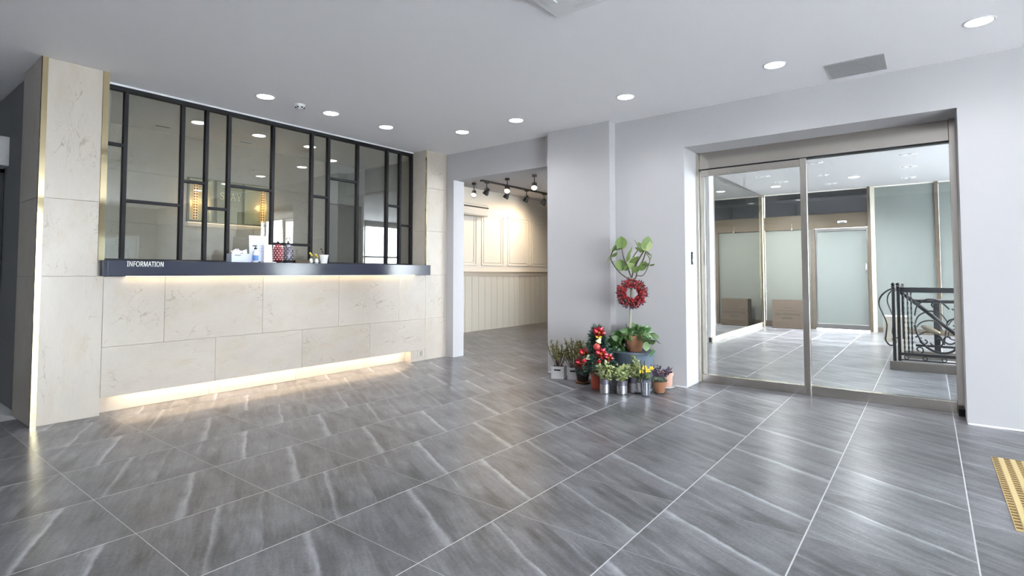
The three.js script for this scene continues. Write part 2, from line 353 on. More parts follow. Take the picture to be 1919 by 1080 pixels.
const font = await new FontLoader().loadAsync('fonts/droid/droid_sans_regular.typeface.json');
const fontB = await new FontLoader().loadAsync('fonts/droid/droid_sans_bold.typeface.json');
const fontS = await new FontLoader().loadAsync('fonts/droid/droid_serif_regular.typeface.json');
function textGeo(s, f, size, depth, width) {
  const g = new TextGeometry(s, { font: f, size, depth, curveSegments: 5, bevelEnabled: false }); g.computeBoundingBox();
  const w = g.boundingBox.max.x - g.boundingBox.min.x; g.translate(-g.boundingBox.min.x, 0, 0);
  return g.scale(width ? width / w : 1, 1, 1);
}
{
  const c = thing('reception_counter', 'long dark blue grey stone reception counter with white lettering', 'counter');
  obj('counter_slab', r2(-5.84, -5.372, 1.15, 1.284, -5.068, -1.478, 0.003), M.granite, c);
  obj('counter_end', r2(-5.448, -5.372, 1.15, 1.284, -1.478, -1.445, 0.003), M.granite, c);
  obj('counter_end', r2(-5.448, -5.372, 1.15, 1.284, -5.095, -5.068, 0.003), M.granite, c);
  const g = textGeo('INFORMATION', font, 0.044, 0.004, 0.272).rotateY(Math.PI / 2).translate(-5.3722, 1.232, -1.612);
  lab(obj('lettering', g, std(lin(0.85, 0.83, 0.78), 0.4), c), 'white lettering reading INFORMATION');
  const l = thing('led_strip', 'warm light strip glowing under the dark reception counter', 'light strip', [0, 0, 0], 0, 'warm light strips on the reception front');
  obj('diffuser', r2(-5.43, -5.415, 1.1465, 1.1495, -4.86, -1.62, 0.002), M.led, l);
  const a = new THREE.RectAreaLight(lin(1, 0.74, 0.42), LED * 0.55, 0.012, 3.24); a.position.set(-5.4225, 1.145, -3.24); a.rotation.set(-Math.PI / 2, 0, 0); l.add(a);
  const l2 = thing('led_strip', 'warm light strip glowing in the recess at the foot of the marble reception front', 'light strip', [0, 0, 0], 0, 'warm light strips on the reception front');
  obj('diffuser', r2(-5.515, -5.490, 0.159, 0.169, -4.80, -1.62, 0.002), M.led, l2);
  const a2 = new THREE.RectAreaLight(lin(1, 0.81, 0.57), LED * 1.7, 0.02, 3.18); a2.position.set(-5.502, 0.157, -3.21); a2.rotation.set(-Math.PI / 2, 0, 0); l2.add(a2);
  const o = thing('floor_outlet', 'small cream outlet cover low on the marble by the lit recess', 'outlet', [XP, 0.055, -5.0]);
  obj('cover', r2(0, 0.006, 0, 0.085, -0.055, 0.055, 0.002), M.cream, o);
  obj('slot', [b2(0.005, 0.008, 0.01, 0.075, -0.018, -0.012), b2(0.005, 0.008, 0.01, 0.075, 0.012, 0.018)], M.black, o);
}
// sign inside the booth
{
  const s = thing('hotel_sign', 'gold and olive sign board with two glowing lattice columns behind the glass', 'sign');
  const olive = phys({ color: lin(0.42, 0.42, 0.26), roughness: 0.25, clearcoat: 0.4 }), oliveD = std(lin(0.2, 0.17, 0.09), 0.4), goldLit = std(lin(0.8, 0.55, 0.25), 0.35, 0.6, { emissive: lin(1, 0.62, 0.25), emissiveIntensity: 0.35 });
  obj('board', r2(-7.262, -7.225, 1.815, 2.368, -3.787, -2.78), oliveD, s);
  obj('panel', r2(-7.24, -7.205, 1.83, 2.355, -2.98, -2.79, 0.01), olive, s);
  obj('panel', [lathe([[0.0, 0], [0.047, 0], [0.047, 0.53], [0, 0.53]], 20).translate(-7.225, 1.828, -3.034)], olive, s);
  obj('panel', r2(-7.24, -7.200, 1.822, 2.362, -3.43, -3.115, 0.012), phys({ color: lin(0.36, 0.37, 0.24), roughness: 0.25, clearcoat: 0.3 }), s);
  obj('panel', r2(-7.24, -7.205, 1.83, 2.355, -3.78, -3.462, 0.01), olive, s);
  for (const [z, ya] of [[-2.858, 1.84], [-3.705, 1.85]]) {
    const parts = [];
    for (let i = 0; i < 13; i++) {
      const y = ya + 0.018 + i * 0.0335;
      for (const k of [-1, 1]) parts.push(new THREE.TorusGeometry(0.016, 0.0035, 5, 10).rotateY(Math.PI / 2).translate(-7.196, y, z + k * 0.015));
      parts.push(new THREE.OctahedronGeometry(0.009).translate(-7.196, y + 0.0165, z));
    }
    const glow = obj('lattice_glow', r2(-7.206, -7.199, ya, ya + 0.44, z - 0.03, z + 0.03, 0.002), std(lin(0.10, 0.07, 0.035), 0.5), s);
    obj('lattice', parts, goldLit, glow);
    const p = new THREE.PointLight(lin(1, 0.6, 0.25), 0.06); p.position.set(-7.1, ya + 0.22, z); p.shadow.radius = 2; p.castShadow = true; s.add(p);
  }
  const tg = (t, f, size, w, y, z) => textGeo(t, f, size, 0.006, w).rotateY(Math.PI / 2).translate(-7.2, y, z);
  lab(obj('lettering', tg('STAY', fontS, 0.092, 0.272, 2.125, -3.148), std(lin(0.85, 0.74, 0.52), 0.4), s), 'gold lettering reading STAY');
  lab(obj('lettering', tg('HOTEL', fontS, 0.046, 0.135, 2.02, -3.235), std(lin(0.72, 0.5, 0.3), 0.4), s), 'small gold lettering reading HOTEL');
  const led = thing('led_strip', 'warm light strip under the olive hotel sign behind the glass', 'light strip', [0, 0, 0], 0);
  obj('diffuser', r2(-7.26, -7.25, 1.806, 1.813, -3.75, -2.8, 0.002), std(0xffffff, 0.5, 0, { emissive: lin(1, 0.7, 0.4), emissiveIntensity: 0.7 }), led);
  const a = new THREE.RectAreaLight(lin(1, 0.7, 0.4), 3, 0.012, 0.95); a.position.set(-7.247, 1.80, -3.28); a.rotation.set(-Math.PI / 2, 0, 0); led.add(a);
  for (const [z, w] of [[-2.41, 'leftmost'], [-3.36, 'middle'], [-4.19, 'rightmost']]) {
    const v = thing('ceiling_slot', 'narrow dark slot in the booth ceiling, ' + w + ' of three near the marble wall', 'ceiling slot', [-6.98, HC, z], 0, 'dark slots in the booth ceiling');
    obj('recess', b2(-0.02, 0.02, -0.004, 0, -0.075, 0.075), M.black, v);
    obj('bezel', [b2(-0.026, -0.02, -0.006, 0, -0.08, 0.08), b2(0.02, 0.026, -0.006, 0, -0.08, 0.08)], M.white, v);
  }
}

// ------------------------------------------------------------------ lobby downlights
function lamp(o, y, intensity, color) {
  const l = new THREE.SpotLight(color, intensity, 0, 1.35, 0.9, 2); l.position.set(0, y, 0); l.target.position.set(0, y - 2, 0);
  l.castShadow = true; l.shadow.radius = 4; o.add(l, l.target); return l;
}
{
  const spots = [
    [-5.02, -2.59, 'beside the marble left pillar, nearest of three above the counter'], [-4.995, -3.287, 'over the middle of the counter, beside the smoke detector'], [-4.96, -3.99, 'over the right end of the reception counter'],
    [-4.41, -4.687, 'above the corner by the showroom passage'], [-3.598, -4.69, 'in front of the showroom passage near the white pier'], [-2.279, -4.70, 'above the potted plants'],
    [-0.956, -4.71, 'in front of the sliding glass doors, beside the grey hatch'], [0.312, -4.73, 'furthest right, above the yellow floor strip'],
    [-4.3, 0.6, 'on the far left, outside the picture'],
  ];
  let first;
  const ring = lathe([[0.073, -0.002], [0.078, -0.006], [0.088, -0.005], [0.092, 0]], 36), disc = new THREE.CylinderGeometry(0.073, 0.073, 0.003, 32).translate(0, -0.0025, 0);
  spots.forEach(([x, z, w], i) => {
    const label = 'round white recessed downlight ' + w;
    if (!first) {
      first = thing('downlight', label, 'ceiling light', [x, HC, z], 0, 'round downlights in the lobby ceiling');
      obj('trim_ring', ring, M.white, first); obj('diffuser', disc, M.lightFace, first);
    }
    const o = i ? copy(first, [x, HC, z], 0, label) : first;
    if (i) for (const c of [...o.children]) if (c.isLight || !c.isMesh) o.remove(c);
    lamp(o, -0.02, DOWNLIGHT, lin(0.97, 0.985, 1));
  });
}
{
  const d = thing('smoke_detector', 'small white dome smoke detector on ceiling between downlights above the counter', 'smoke detector', [-4.99, HC, -2.93]);
  obj('housing', lathe([[0, -0.045], [0.022, -0.043], [0.034, -0.03], [0.05, -0.022], [0.052, -0.006], [0.056, 0]], 28), M.white, d);
  for (let k = 0; k < 6; k++) obj('sensor_slot', bx(0.016, 0.009, 0.012, 0.039, -0.031, 0).rotateY(k * 1.047), M.black, d);
  const a = thing('ceiling_air_conditioner', 'white square ceiling cassette air conditioner at the top edge of the photo', 'air conditioner', [-1.47, HC, -2.49]);
  obj('panel', [rb(0.86, 0.026, 0.86, 0.02, 0, -0.013, 0)], M.white, a);
  obj('grille', [...Array(11)].map((_, k) => bx(0.42, 0.008, 0.02, 0, -0.029, -0.2 + k * 0.04)), M.whiteGloss, a);
  for (let k = 0; k < 4; k++) obj('louver', rb(0.5, 0.008, 0.06, 0.003, 0, -0.028, 0.34).rotateY(k * Math.PI / 2), M.whiteGloss, a);
  const h = thing('ceiling_hatch', 'grey louvered square hatch in the ceiling before the sliding doors', 'ceiling vent', [-0.44, HC, -5.162]);
  obj('frame', [b2(-0.206, -0.19, -0.006, 0, -0.195, 0.195), b2(0.19, 0.206, -0.006, 0, -0.195, 0.195), b2(-0.19, 0.19, -0.006, 0, -0.195, -0.18), b2(-0.19, 0.19, -0.006, 0, 0.18, 0.195)], std(lin(0.42, 0.42, 0.425), 0.6), h);
  obj('backing', b2(-0.19, 0.19, -0.0015, 0, -0.18, 0.18), std(lin(0.4, 0.4, 0.4), 0.8), h);
  for (let k = 0; k < 18; k++) obj('louver', bx(0.38, 0.002, 0.016).rotateX(0.18).translate(0, -0.004, -0.17 + k * 0.02), std(lin(0.45, 0.45, 0.455), 0.6), h);
  const b = thing('breaker_box', 'white wall box high on the dim grey wall at the left edge', 'wall box', [-7.0, 2.17, -1.08]);
  obj('housing', r2(-0.25, 0.25, 0, 0.27, 0, 0.07, 0.006), M.potGrey, b);
  obj('latch', r2(0.12, 0.16, 0.1, 0.115, 0.07, 0.078, 0.002), M.grey, b);
  const d1 = structG('door_1');
  obj('door_leaf', r2(-7.9, -6.97, 0, 2.12, -1.078, -1.05, 0.004), std(lin(0.02, 0.02, 0.024), 0.5), d1);
  obj('door_frame', [r2(-6.97, -6.93, 0, 2.16, -1.08, -1.045), r2(-7.94, -7.9, 0, 2.16, -1.08, -1.045), r2(-7.94, -6.93, 2.12, 2.16, -1.08, -1.045)], M.blackIron, d1);
}

// ------------------------------------------------------------------ sliding doors
{
  const d = structG('door_3');
  obj('header', r2(-1.995, 0.163, 2.305, 2.486, -5.98, ZD, 0.003), M.steel, d);
  obj('header_seam', b2(-1.99, 0.163, 2.296, 2.305, -5.96, ZD - 0.004), M.black, d);
  obj('jamb', r2(-2.0, -1.968, 0, 2.486, -5.98, ZD + 0.03, 0.002), M.steel, d);
  obj('jamb', r2(0.163, 0.209, 0, 2.486, -5.98, ZD + 0.04, 0.003), M.steel, d);
  lab(obj('jamb_foot', b2(0.166, 0.21, 0, 0.06, ZD + 0.03, ZD + 0.12), M.black, d), 'black foot of the right jamb');
  obj('sill', [r2(-1.968, -0.981, 0, 0.088, -5.93, ZD + 0.004, 0.003), r2(-0.924, 0.163, 0, 0.092, -5.93, ZD + 0.004, 0.003)], M.steel, d);
  const leaf = obj('sliding_leaf', [r2(-1.958, -0.93, 2.226, 2.296, -5.905, -5.87), r2(-1.958, -1.918, 0.088, 2.226, -5.905, -5.87)], M.steel, d);
  obj('pane', b2(-1.918, -0.982, 0.088, 2.226, -5.891, -5.885), M.doorGlass, leaf);
  obj('stile', r2(-0.982, -0.923, 0.0, 2.296, -5.91, ZD + 0.012, 0.003), M.steel, d);
  obj('pane', b2(-0.923, 0.163, 0.092, 2.296, -5.891, -5.885), M.doorGlass, d);
  const r = thing('card_reader', 'small black card reader with buttons on the steel door jamb', 'card reader', [-1.996, 1.265, -5.66]);
  obj('housing', rb(0.014, 0.135, 0.034, 0.008, 0.007, 0.066, 0), M.blackPlastic, r);
  obj('button', [sph(0.007, 0.014, 0.105, 0, 8), sph(0.005, 0.014, 0.08, 0, 8)], M.potGrey, r);
  obj('label_plate', rb(0.003, 0.03, 0.024, 0.002, 0.015, 0.045, 0), M.potGrey, r);
}

// ------------------------------------------------------------------ vestibule
{
  const m = thing('wall_mirror', 'tall dark mirror panel on the left of the vestibule', 'mirror');
  obj('glass', b2(XM - 0.012, XM, 0.095, HV - 0.03, -12.84, -9.5), M.mirror, m);
  obj('frame', [r2(XM - 0.012, XM + 0.012, 0.085, HV, -9.512, -9.49), r2(XM - 0.012, XM + 0.012, HV - 0.035, HV, -12.84, -9.5)], M.steelDark, m);
  struct('baseboard_mirror', [r2(XM - 0.05, XM + 0.02, 0, 0.09, -12.87, -9.27)], M.cream);
  struct('wall_mirror_backing', [b2(XM - 0.1, XM - 0.014, 0, HV, -13.0, -9.49)], M.wall);
  const f = structG('wall_vestibule');
  obj('corner_post', [r2(-2.966, -2.925, 0, HV, ZV, ZV + 0.095, 0.006), r2(-2.92, -2.895, 0, HV, ZV, ZV + 0.05, 0.004)], M.brass, f);
  obj('post', [r2(-0.955, -0.905, 0, HV, ZV - 0.02, ZV + 0.08, 0.004)], M.wood, f);
  obj('post', [r2(-0.90, -0.835, 0, HV, ZV - 0.02, ZV + 0.06, 0.004)], M.cream, f);
  obj('transom_glass', b2(-2.897, -0.955, 2.42, HV, ZV - 0.05, ZV - 0.03), M.darkGlass, f);
  obj('transom_blind', [b2(-2.6, -0.955, 2.78, HV - 0.005, ZV - 0.028, ZV - 0.02)], M.black, f);
  obj('transom_bar', [b2(-2.3, -2.24, 2.42, 2.66, ZV - 0.03, ZV - 0.015)], M.black, f);
  obj('header', r2(-2.897, -0.955, 2.115, 2.42, ZV - 0.06, ZV + 0.02, 0.004), M.wood, f);
  obj('header_bracket', [r2(-2.36, -2.33, 2.1, 2.14, ZV + 0.02, ZV + 0.05), r2(-2.352, -2.345, 2.14, 2.25, ZV + 0.02, ZV + 0.03)], M.steelDark, f);
  obj('mullion', r2(-1.985, -1.912, 0, 2.115, ZV - 0.03, ZV + 0.03, 0.004), M.woodDark, f);
  obj('sill', [r2(-2.897, -1.985, 0, 0.135, ZV - 0.05, ZV + 0.02, 0.004)], M.woodDark, f);
  obj('frosted_pane', b2(-2.897, -1.985, 0.135, 2.115, ZV - 0.02, ZV - 0.008), M.frostedWarm, f);
  const d = obj('door_frame', [r2(-1.912, -1.875, 0.02, 2.11, ZV - 0.03, ZV + 0.01), r2(-0.985, -0.955, 0.02, 2.11, ZV - 0.03, ZV + 0.01), r2(-1.875, -0.985, 2.05, 2.11, ZV - 0.03, ZV + 0.01), r2(-1.875, -0.985, 0.02, 0.12, ZV - 0.03, ZV + 0.01)], M.steelDark, f);
  obj('frosted_pane', b2(-1.875, -0.985, 0.12, 2.05, ZV - 0.02, ZV - 0.01), M.frosted, d);
  obj('door_handle', [tube([V(-1.0, 1.22, ZV + 0.01), V(-1.0, 1.22, ZV + 0.05), V(-1.0, 1.3, ZV + 0.06), V(-1.0, 1.38, ZV + 0.05), V(-1.0, 1.38, ZV + 0.01)], 0.012, 16)], M.steel, d);
  obj('frosted_pane', b2(-0.835, 0.115, 0.1, HV, ZV - 0.02, ZV - 0.008), M.frosted, f);
  obj('frosted_pane', b2(0.18, 1.2, 0.1, HV, ZV - 0.02, ZV - 0.008), M.frosted, f);
  obj('frosted_pane', b2(1.26, 2.2, 0.1, HV, ZV - 0.02, ZV - 0.008), M.frosted, f);
  obj('frosted_pane', b2(2.26, 3.2, 0.1, HV, ZV - 0.02, ZV - 0.008), M.frosted, f);
  for (const x of [0.147, 1.23, 2.23]) obj('mullion', r2(x - 0.032, x + 0.032, 0, HV, ZV - 0.03, ZV + 0.03, 0.004), M.wood, f);
  obj('sill', r2(-0.835, 3.2, 0, 0.1, ZV - 0.04, ZV + 0.015, 0.004), M.woodDark, f);
  const s = thing('motion_sensor', 'small white sensor bar on the brown header over the far frosted door', 'sensor', [-1.40, 2.235, ZV + 0.02]);
  obj('housing', rb(0.165, 0.045, 0.05, 0.014, 0, 0, 0.025), M.white, s);
  obj('lens', rb(0.09, 0.016, 0.006, 0.003, 0, -0.01, 0.05), M.blackPlastic, s);
  const c = thing('low_cabinet', 'low cream block on the vestibule floor behind the iron railing', 'cabinet', [-0.5, 0, -11.35]);
  obj('body', r2(-0.15, 0.2, 0.03, 0.44, -0.15, 0.15, 0.01), std(lin(0.33, 0.30, 0.25), 0.6), c); obj('plinth', b2(-0.14, 0.19, 0, 0.03, -0.14, 0.14), M.railBeige, c);
}
// cardboard box with upside-down print
{
  const cv = document.createElement('canvas'); cv.width = 512; cv.height = 512; const x = cv.getContext('2d');
  x.fillStyle = '#473c30'; x.fillRect(0, 0, 512, 512);
  for (let i = 0; i < 400; i++) { x.fillStyle = `rgba(${rnd() < 0.5 ? '60,45,35' : '170,150,130'},0.05)`; x.fillRect(0, rnd() * 512, 512, 1 + rnd() * 3); }
  x.save(); x.translate(512, 512); x.rotate(Math.PI); x.fillStyle = '#120e0a'; x.textAlign = 'center';
  x.font = 'bold 50px serif'; x.fillText('Glazed', 256, 200); x.font = 'bold 62px serif'; x.fillText('Porcelain Tile', 256, 276);
  for (let k = 0; k < 13; k++) x.fillRect(60 + k * 31, 318 + (k % 2) * 3, 22, 8);
  for (let k = 0; k < 5; k++) x.fillRect(180 + k * 32, 372, 24, 8);
  x.restore();
  const t = new THREE.CanvasTexture(cv); t.colorSpace = THREE.SRGBColorSpace;
  const card = std(lin(0.055, 0.041, 0.029), 0.8), print = std(0xffffff, 0.8, 0, { map: t });
  const b = thing('cardboard_box', 'brown cardboard box with upside-down print standing against the frosted panel', 'box', [-2.42, 0, -12.72], 0.05);
  obj('body', r2(-0.29, 0.29, 0.002, 0.6, -0.13, 0.13, 0.004), card, b);
  obj('printed_face', new THREE.PlaneGeometry(0.565, 0.585).translate(0, 0.302, 0.1312), print, b);
  obj('flap', [r2(-0.288, 0.288, 0.6, 0.604, -0.128, -0.002, 0.001), r2(-0.288, 0.288, 0.6, 0.604, 0.002, 0.128, 0.001)], card, b);
}
// vestibule ceiling lights
{
  const lit = [[-2.41, -11.73, 'at the far end near the brown header'], [-1.04, -11.43, 'in the middle of the vestibule ceiling']];
  let first;
  lit.forEach(([x, z, w], i) => {
    const label = 'lit round vestibule downlight ' + w;
    if (!first) { first = thing('vestibule_downlight', label, 'ceiling light', [x, HV, z], 0, 'lit downlights in the vestibule'); obj('trim_ring', lathe([[0.083, -0.002], [0.09, -0.008], [0.1, 0]], 28), M.white, first); obj('diffuser', cyl(0.083, 0.083, 0.003, 28, 0, -0.0025, 0), M.lightFace, first); }
    const o = i ? copy(first, [x, HV, z], 0, label) : first;
    if (i) for (const c of [...o.children]) if (!c.isMesh) o.remove(c);
    lamp(o, -0.02, VEST_SPOT, lin(0.96, 0.98, 1));
  });
  const off = [[-2.336, -10.36, 'left, nearest the mirror'], [-1.39, -9.56, 'in the middle row, closest to the doors'], [-1.47, -10.83, 'second of the middle row'], [-1.47, -11.97, 'third of the middle row'], [-0.21, -9.70, 'right row, closest to the doors'], [-0.22, -10.83, 'second of the right row'], [-0.25, -12.10, 'third of the right row'], [-2.2, -11.2, 'left, beside the lit downlight']];
  let f2;
  off.forEach(([x, z, w], i) => {
    const label = 'unlit white twin gimbal ceiling spotlight, ' + w;
    if (!f2) {
      f2 = thing('gimbal_spotlight', label, 'ceiling light', [x, HV, z], 0, 'unlit twin spotlights in the vestibule');
      obj('frame', [b2(-0.11, 0.11, -0.006, 0, -0.07, -0.058), b2(-0.11, 0.11, -0.006, 0, 0.058, 0.07), b2(-0.11, -0.1, -0.006, 0, -0.058, 0.058), b2(0.1, 0.11, -0.006, 0, -0.058, 0.058), b2(-0.005, 0.005, -0.006, 0, -0.058, 0.058)], M.white, f2);
      obj('recess', [b2(-0.1, -0.005, -0.002, 0, -0.058, 0.058), b2(0.005, 0.1, -0.002, 0, -0.058, 0.058)], std(lin(0.3, 0.3, 0.31), 0.6), f2);
      for (const s of [-1, 1]) obj('lamp_head', lathe([[0, -0.012], [0.022, -0.014], [0.036, -0.02], [0.04, -0.016], [0.04, -0.002]], 20).rotateX(0.15).translate(s * 0.052, 0, 0), M.offFace, f2);
    } else copy(f2, [x, HV, z], 0, label);
  });
}
// ------------------------------------------------------------------ iron railings around the stairwell
{
  const sq = (x, y0, y1, z, w = 0.034) => r2(x - w / 2, x + w / 2, y0, y1, z - w / 2, z + w / 2, 0.004);
  const finial = (x, y, z) => [sph(0.023, x, y + 0.022, z, 14), cyl(0.02, 0.024, 0.012, 12, x, y - 0.004, z)];
  const spiral = (cx, cy, r0, r1, a0, a1, z, n = 14) => [...Array(n + 1)].map((_, i) => { const k = i / n, a = a0 + (a1 - a0) * k, r = r0 + (r1 - r0) * k; return V(cx + r * Math.cos(a), cy + r * Math.sin(a), z); });
  const twisted = (x, y0, y1, z) => { const out = []; for (const p of [0, Math.PI]) out.push(tube([...Array(25)].map((_, i) => V(x + 0.005 * Math.cos(i * 1.6 + p), y0 + (y1 - y0) * i / 24, z + 0.005 * Math.sin(i * 1.6 + p))), 0.006, 48, 5)); out.push(sph(0.014, x, (y0 + y1) / 2, z, 8)); return out; };
  struct('kerb', [r2(-0.405, 2.7, 0, 0.1, -8.16, -8.03, 0.004), r2(-0.405, -0.28, 0, 0.1, -10.9, -8.16, 0.004), r2(-0.28, 2.7, 0, 0.1, -9.38, -9.25, 0.004)], M.kerb);
  const a = thing('stair_railing', 'black wrought iron railing with scrolls on the near side of the stairwell', 'railing');
  const zf = -8.09;
  for (const [x, z] of [[-0.356, -8.09], [-0.308, -8.13]]) { const p = obj('newel_post', sq(x, 0.1, 1.01, z), M.blackIron, a); obj('finial', finial(x, 1.012, z), M.blackIron, p); }
  obj('top_rail', r2(-0.29, 2.6, 0.938, 1.0, zf - 0.025, zf + 0.025, 0.008), M.blackIron, a);
  obj('bottom_rail', [r2(-0.29, 2.6, 0.175, 0.21, zf - 0.018, zf + 0.018, 0.004), r2(-0.29, 2.6, 0.115, 0.13, zf - 0.012, zf + 0.012, 0.004)], M.blackIron, a);
  obj('fret_band', [...Array(16)].map((_, i) => new THREE.TorusGeometry(0.022, 0.006, 5, 12).translate(-0.24 + i * 0.18, 0.152, zf)), M.blackIron, a);
  for (const x of [-0.255, -0.215, -0.18]) obj('baluster', twisted(x, 0.21, 0.938, zf), M.blackIron, a);
  const sc = (pts, r = 0.0085) => sc0(pts, r * 1.25), sc0 = (pts, r) => obj('scroll', tube(pts, r, 60, 6), M.blackIron, a);
  for (const ox of [0, 0.62, 1.24, 1.86]) {
    const o = (pts) => pts.map((p) => p.clone().add(V(ox, 0, 0)));
    sc(o([V(-0.15, 0.56, zf), V(-0.11, 0.66, zf), V(0.0, 0.72, zf), V(0.10, 0.69, zf), V(0.16, 0.60, zf)]), 0.007);
    sc(o([V(-0.15, 0.50, zf), V(-0.09, 0.58, zf), V(0.0, 0.61, zf), V(0.07, 0.58, zf), V(0.11, 0.5, zf)]), 0.007);
    sc(o([V(-0.15, 0.66, zf), V(-0.12, 0.78, zf), V(-0.02, 0.86, zf), V(0.09, 0.84, zf), V(0.18, 0.75, zf)]), 0.007);
    sc(o([V(-0.15, 0.55, zf), V(-0.12, 0.42, zf), V(-0.05, 0.30, zf), V(0.06, 0.235, zf), V(0.17, 0.245, zf), V(0.26, 0.33, zf), V(0.29, 0.45, zf)]), 0.011);
    sc(o([...spiral(0.065, 0.365, 0.075, 0.02, 3.4, 8.6, zf), ...[]]), 0.008);
    sc(o(spiral(0.165, 0.40, 0.07, 0.018, -0.2, -5.6, zf)), 0.008);
    sc(o(spiral(-0.115, 0.255, 0.045, 0.012, -1.2, 4.6, zf)), 0.007);
    sc(o(spiral(0.27, 0.80, 0.08, 0.02, -2.6, 2.8, zf)), 0.008);
    sc(o(spiral(0.05, 0.79, 0.05, 0.014, 0.4, 6.2, zf)), 0.007); sc(o(spiral(-0.06, 0.36, 0.05, 0.012, 2.2, 8, zf)), 0.007); sc(o(spiral(0.24, 0.30, 0.055, 0.014, 1.2, -4.8, zf)), 0.007); sc(o(spiral(0.22, 0.58, 0.07, 0.018, 3.6, -2.2, zf)), 0.008); sc(o([V(-0.15, 0.4, zf), V(-0.05, 0.47, zf), V(0.06, 0.45, zf), V(0.13, 0.36, zf)]), 0.007);
    const lf = new THREE.SphereGeometry(1, 14, 8).scale(0.1, 0.032, 0.008).rotateZ(-0.42).translate(0.0 + ox, 0.50, zf + 0.012);
    lab(obj('leaf_ornament', [lf, tube([V(-0.09 + ox, 0.54, zf + 0.02), V(ox, 0.50, zf + 0.024), V(0.09 + ox, 0.46, zf + 0.02)], 0.004, 10, 5)], M.brass, a), 'gilded leaf ornament');
  }
  const h = thing('stair_handrail', 'black double iron handrail sloping down with the stairs to the right', 'handrail');
  for (const [dy, dz, r] of [[0.0, 0, 0.021], [0.0, -0.075, 0.021]]) obj('rail', tube([V(-0.315, 0.958 + dy, -8.2 + dz), V(-0.2, 0.86 + dy, -8.2 + dz), V(0.25, 0.435 + dy, -8.2 + dz), V(1.9, -1.1 + dy, -8.2 + dz)], r, 30, 8), M.blackIron, h);
  obj('bracket', [0, 1, 2, 3].map((i) => bx(0.02, 0.014, 0.09, -0.1 + i * 0.28, 0.765 - i * 0.264, -8.237)), M.blackIron, h);
  obj('end_post', sq(-0.308, 0.1, 0.96, -8.24, 0.03), M.blackIron, h);
  const b = thing('stair_railing', 'low black iron railing with thick post on the far side of the stairwell', 'railing');
  const zr = -9.31;
  obj('top_rail', [r2(-0.17, 2.6, 0.765, 0.80, zr - 0.03, zr + 0.03, 0.006)], M.blackIron, b);
  lab(obj('cap', r2(-0.17, 2.6, 0.80, 0.815, zr - 0.035, zr + 0.035, 0.004), M.steelDark, b), 'grey cap of the rail');
  for (const x of [0.07, 0.95, 1.9]) obj('newel_post', sq(x, 0.1, 0.765, zr, 0.07), M.blackIron, b);
  obj('bottom_rail', r2(-0.17, 2.6, 0.16, 0.19, zr - 0.012, zr + 0.012, 0.004), M.blackIron, b);
  for (const ox of [0.14, 0.45, 0.76, 1.1]) { obj('scroll', tube([V(ox, 0.2, zr), V(ox + 0.04, 0.45, zr), V(ox + 0.14, 0.62, zr), ...spiral(ox + 0.2, 0.64, 0.07, 0.015, 2.6, -3.2, zr)], 0.008, 60, 6), M.blackIron, b); obj('scroll', tube(spiral(ox + 0.12, 0.33, 0.11, 0.02, 0, 7.5, zr, 20), 0.008, 60, 6), M.blackIron, b); }
  const c = thing('stair_railing', 'black iron side railing with bellied curved bars left of the stairwell', 'railing');
  obj('top_rail', r2(-0.365, -0.335, 0.945, 0.985, -10.85, -8.15, 0.006), M.blackIron, c);
  obj('newel_post', sq(-0.35, 0.1, 1.0, -10.85), M.blackIron, c);
  for (const [z, k] of [[-9.55, 1], [-10.7, 0.82]]) {
    const X = (d) => -0.35 - d * k;
    obj('belly_bar', tube([V(X(0), 0.96, z), V(X(0.12), 0.93, z), V(X(0.22), 0.83, z), V(X(0.245), 0.72, z), V(X(0.20), 0.58, z), V(X(0.155), 0.44, z), V(X(0.165), 0.3, z), V(X(0.175), 0.2, z), V(X(0.12), 0.125, z), V(X(0.06), 0.15, z), V(X(0.06), 0.21, z), V(X(0.1), 0.22, z)], 0.012, 60, 6), M.blackIron, c);
  }
  const s = structG('stairs');
  for (let i = 0; i < 8; i++) obj('step', r2(-0.28 + i * 0.28, 0.02 + i * 0.28, -0.17 * (i + 1) - 0.15, -0.17 * (i + 1), -9.25, -8.2, 0.004), M.kerb, s);
}

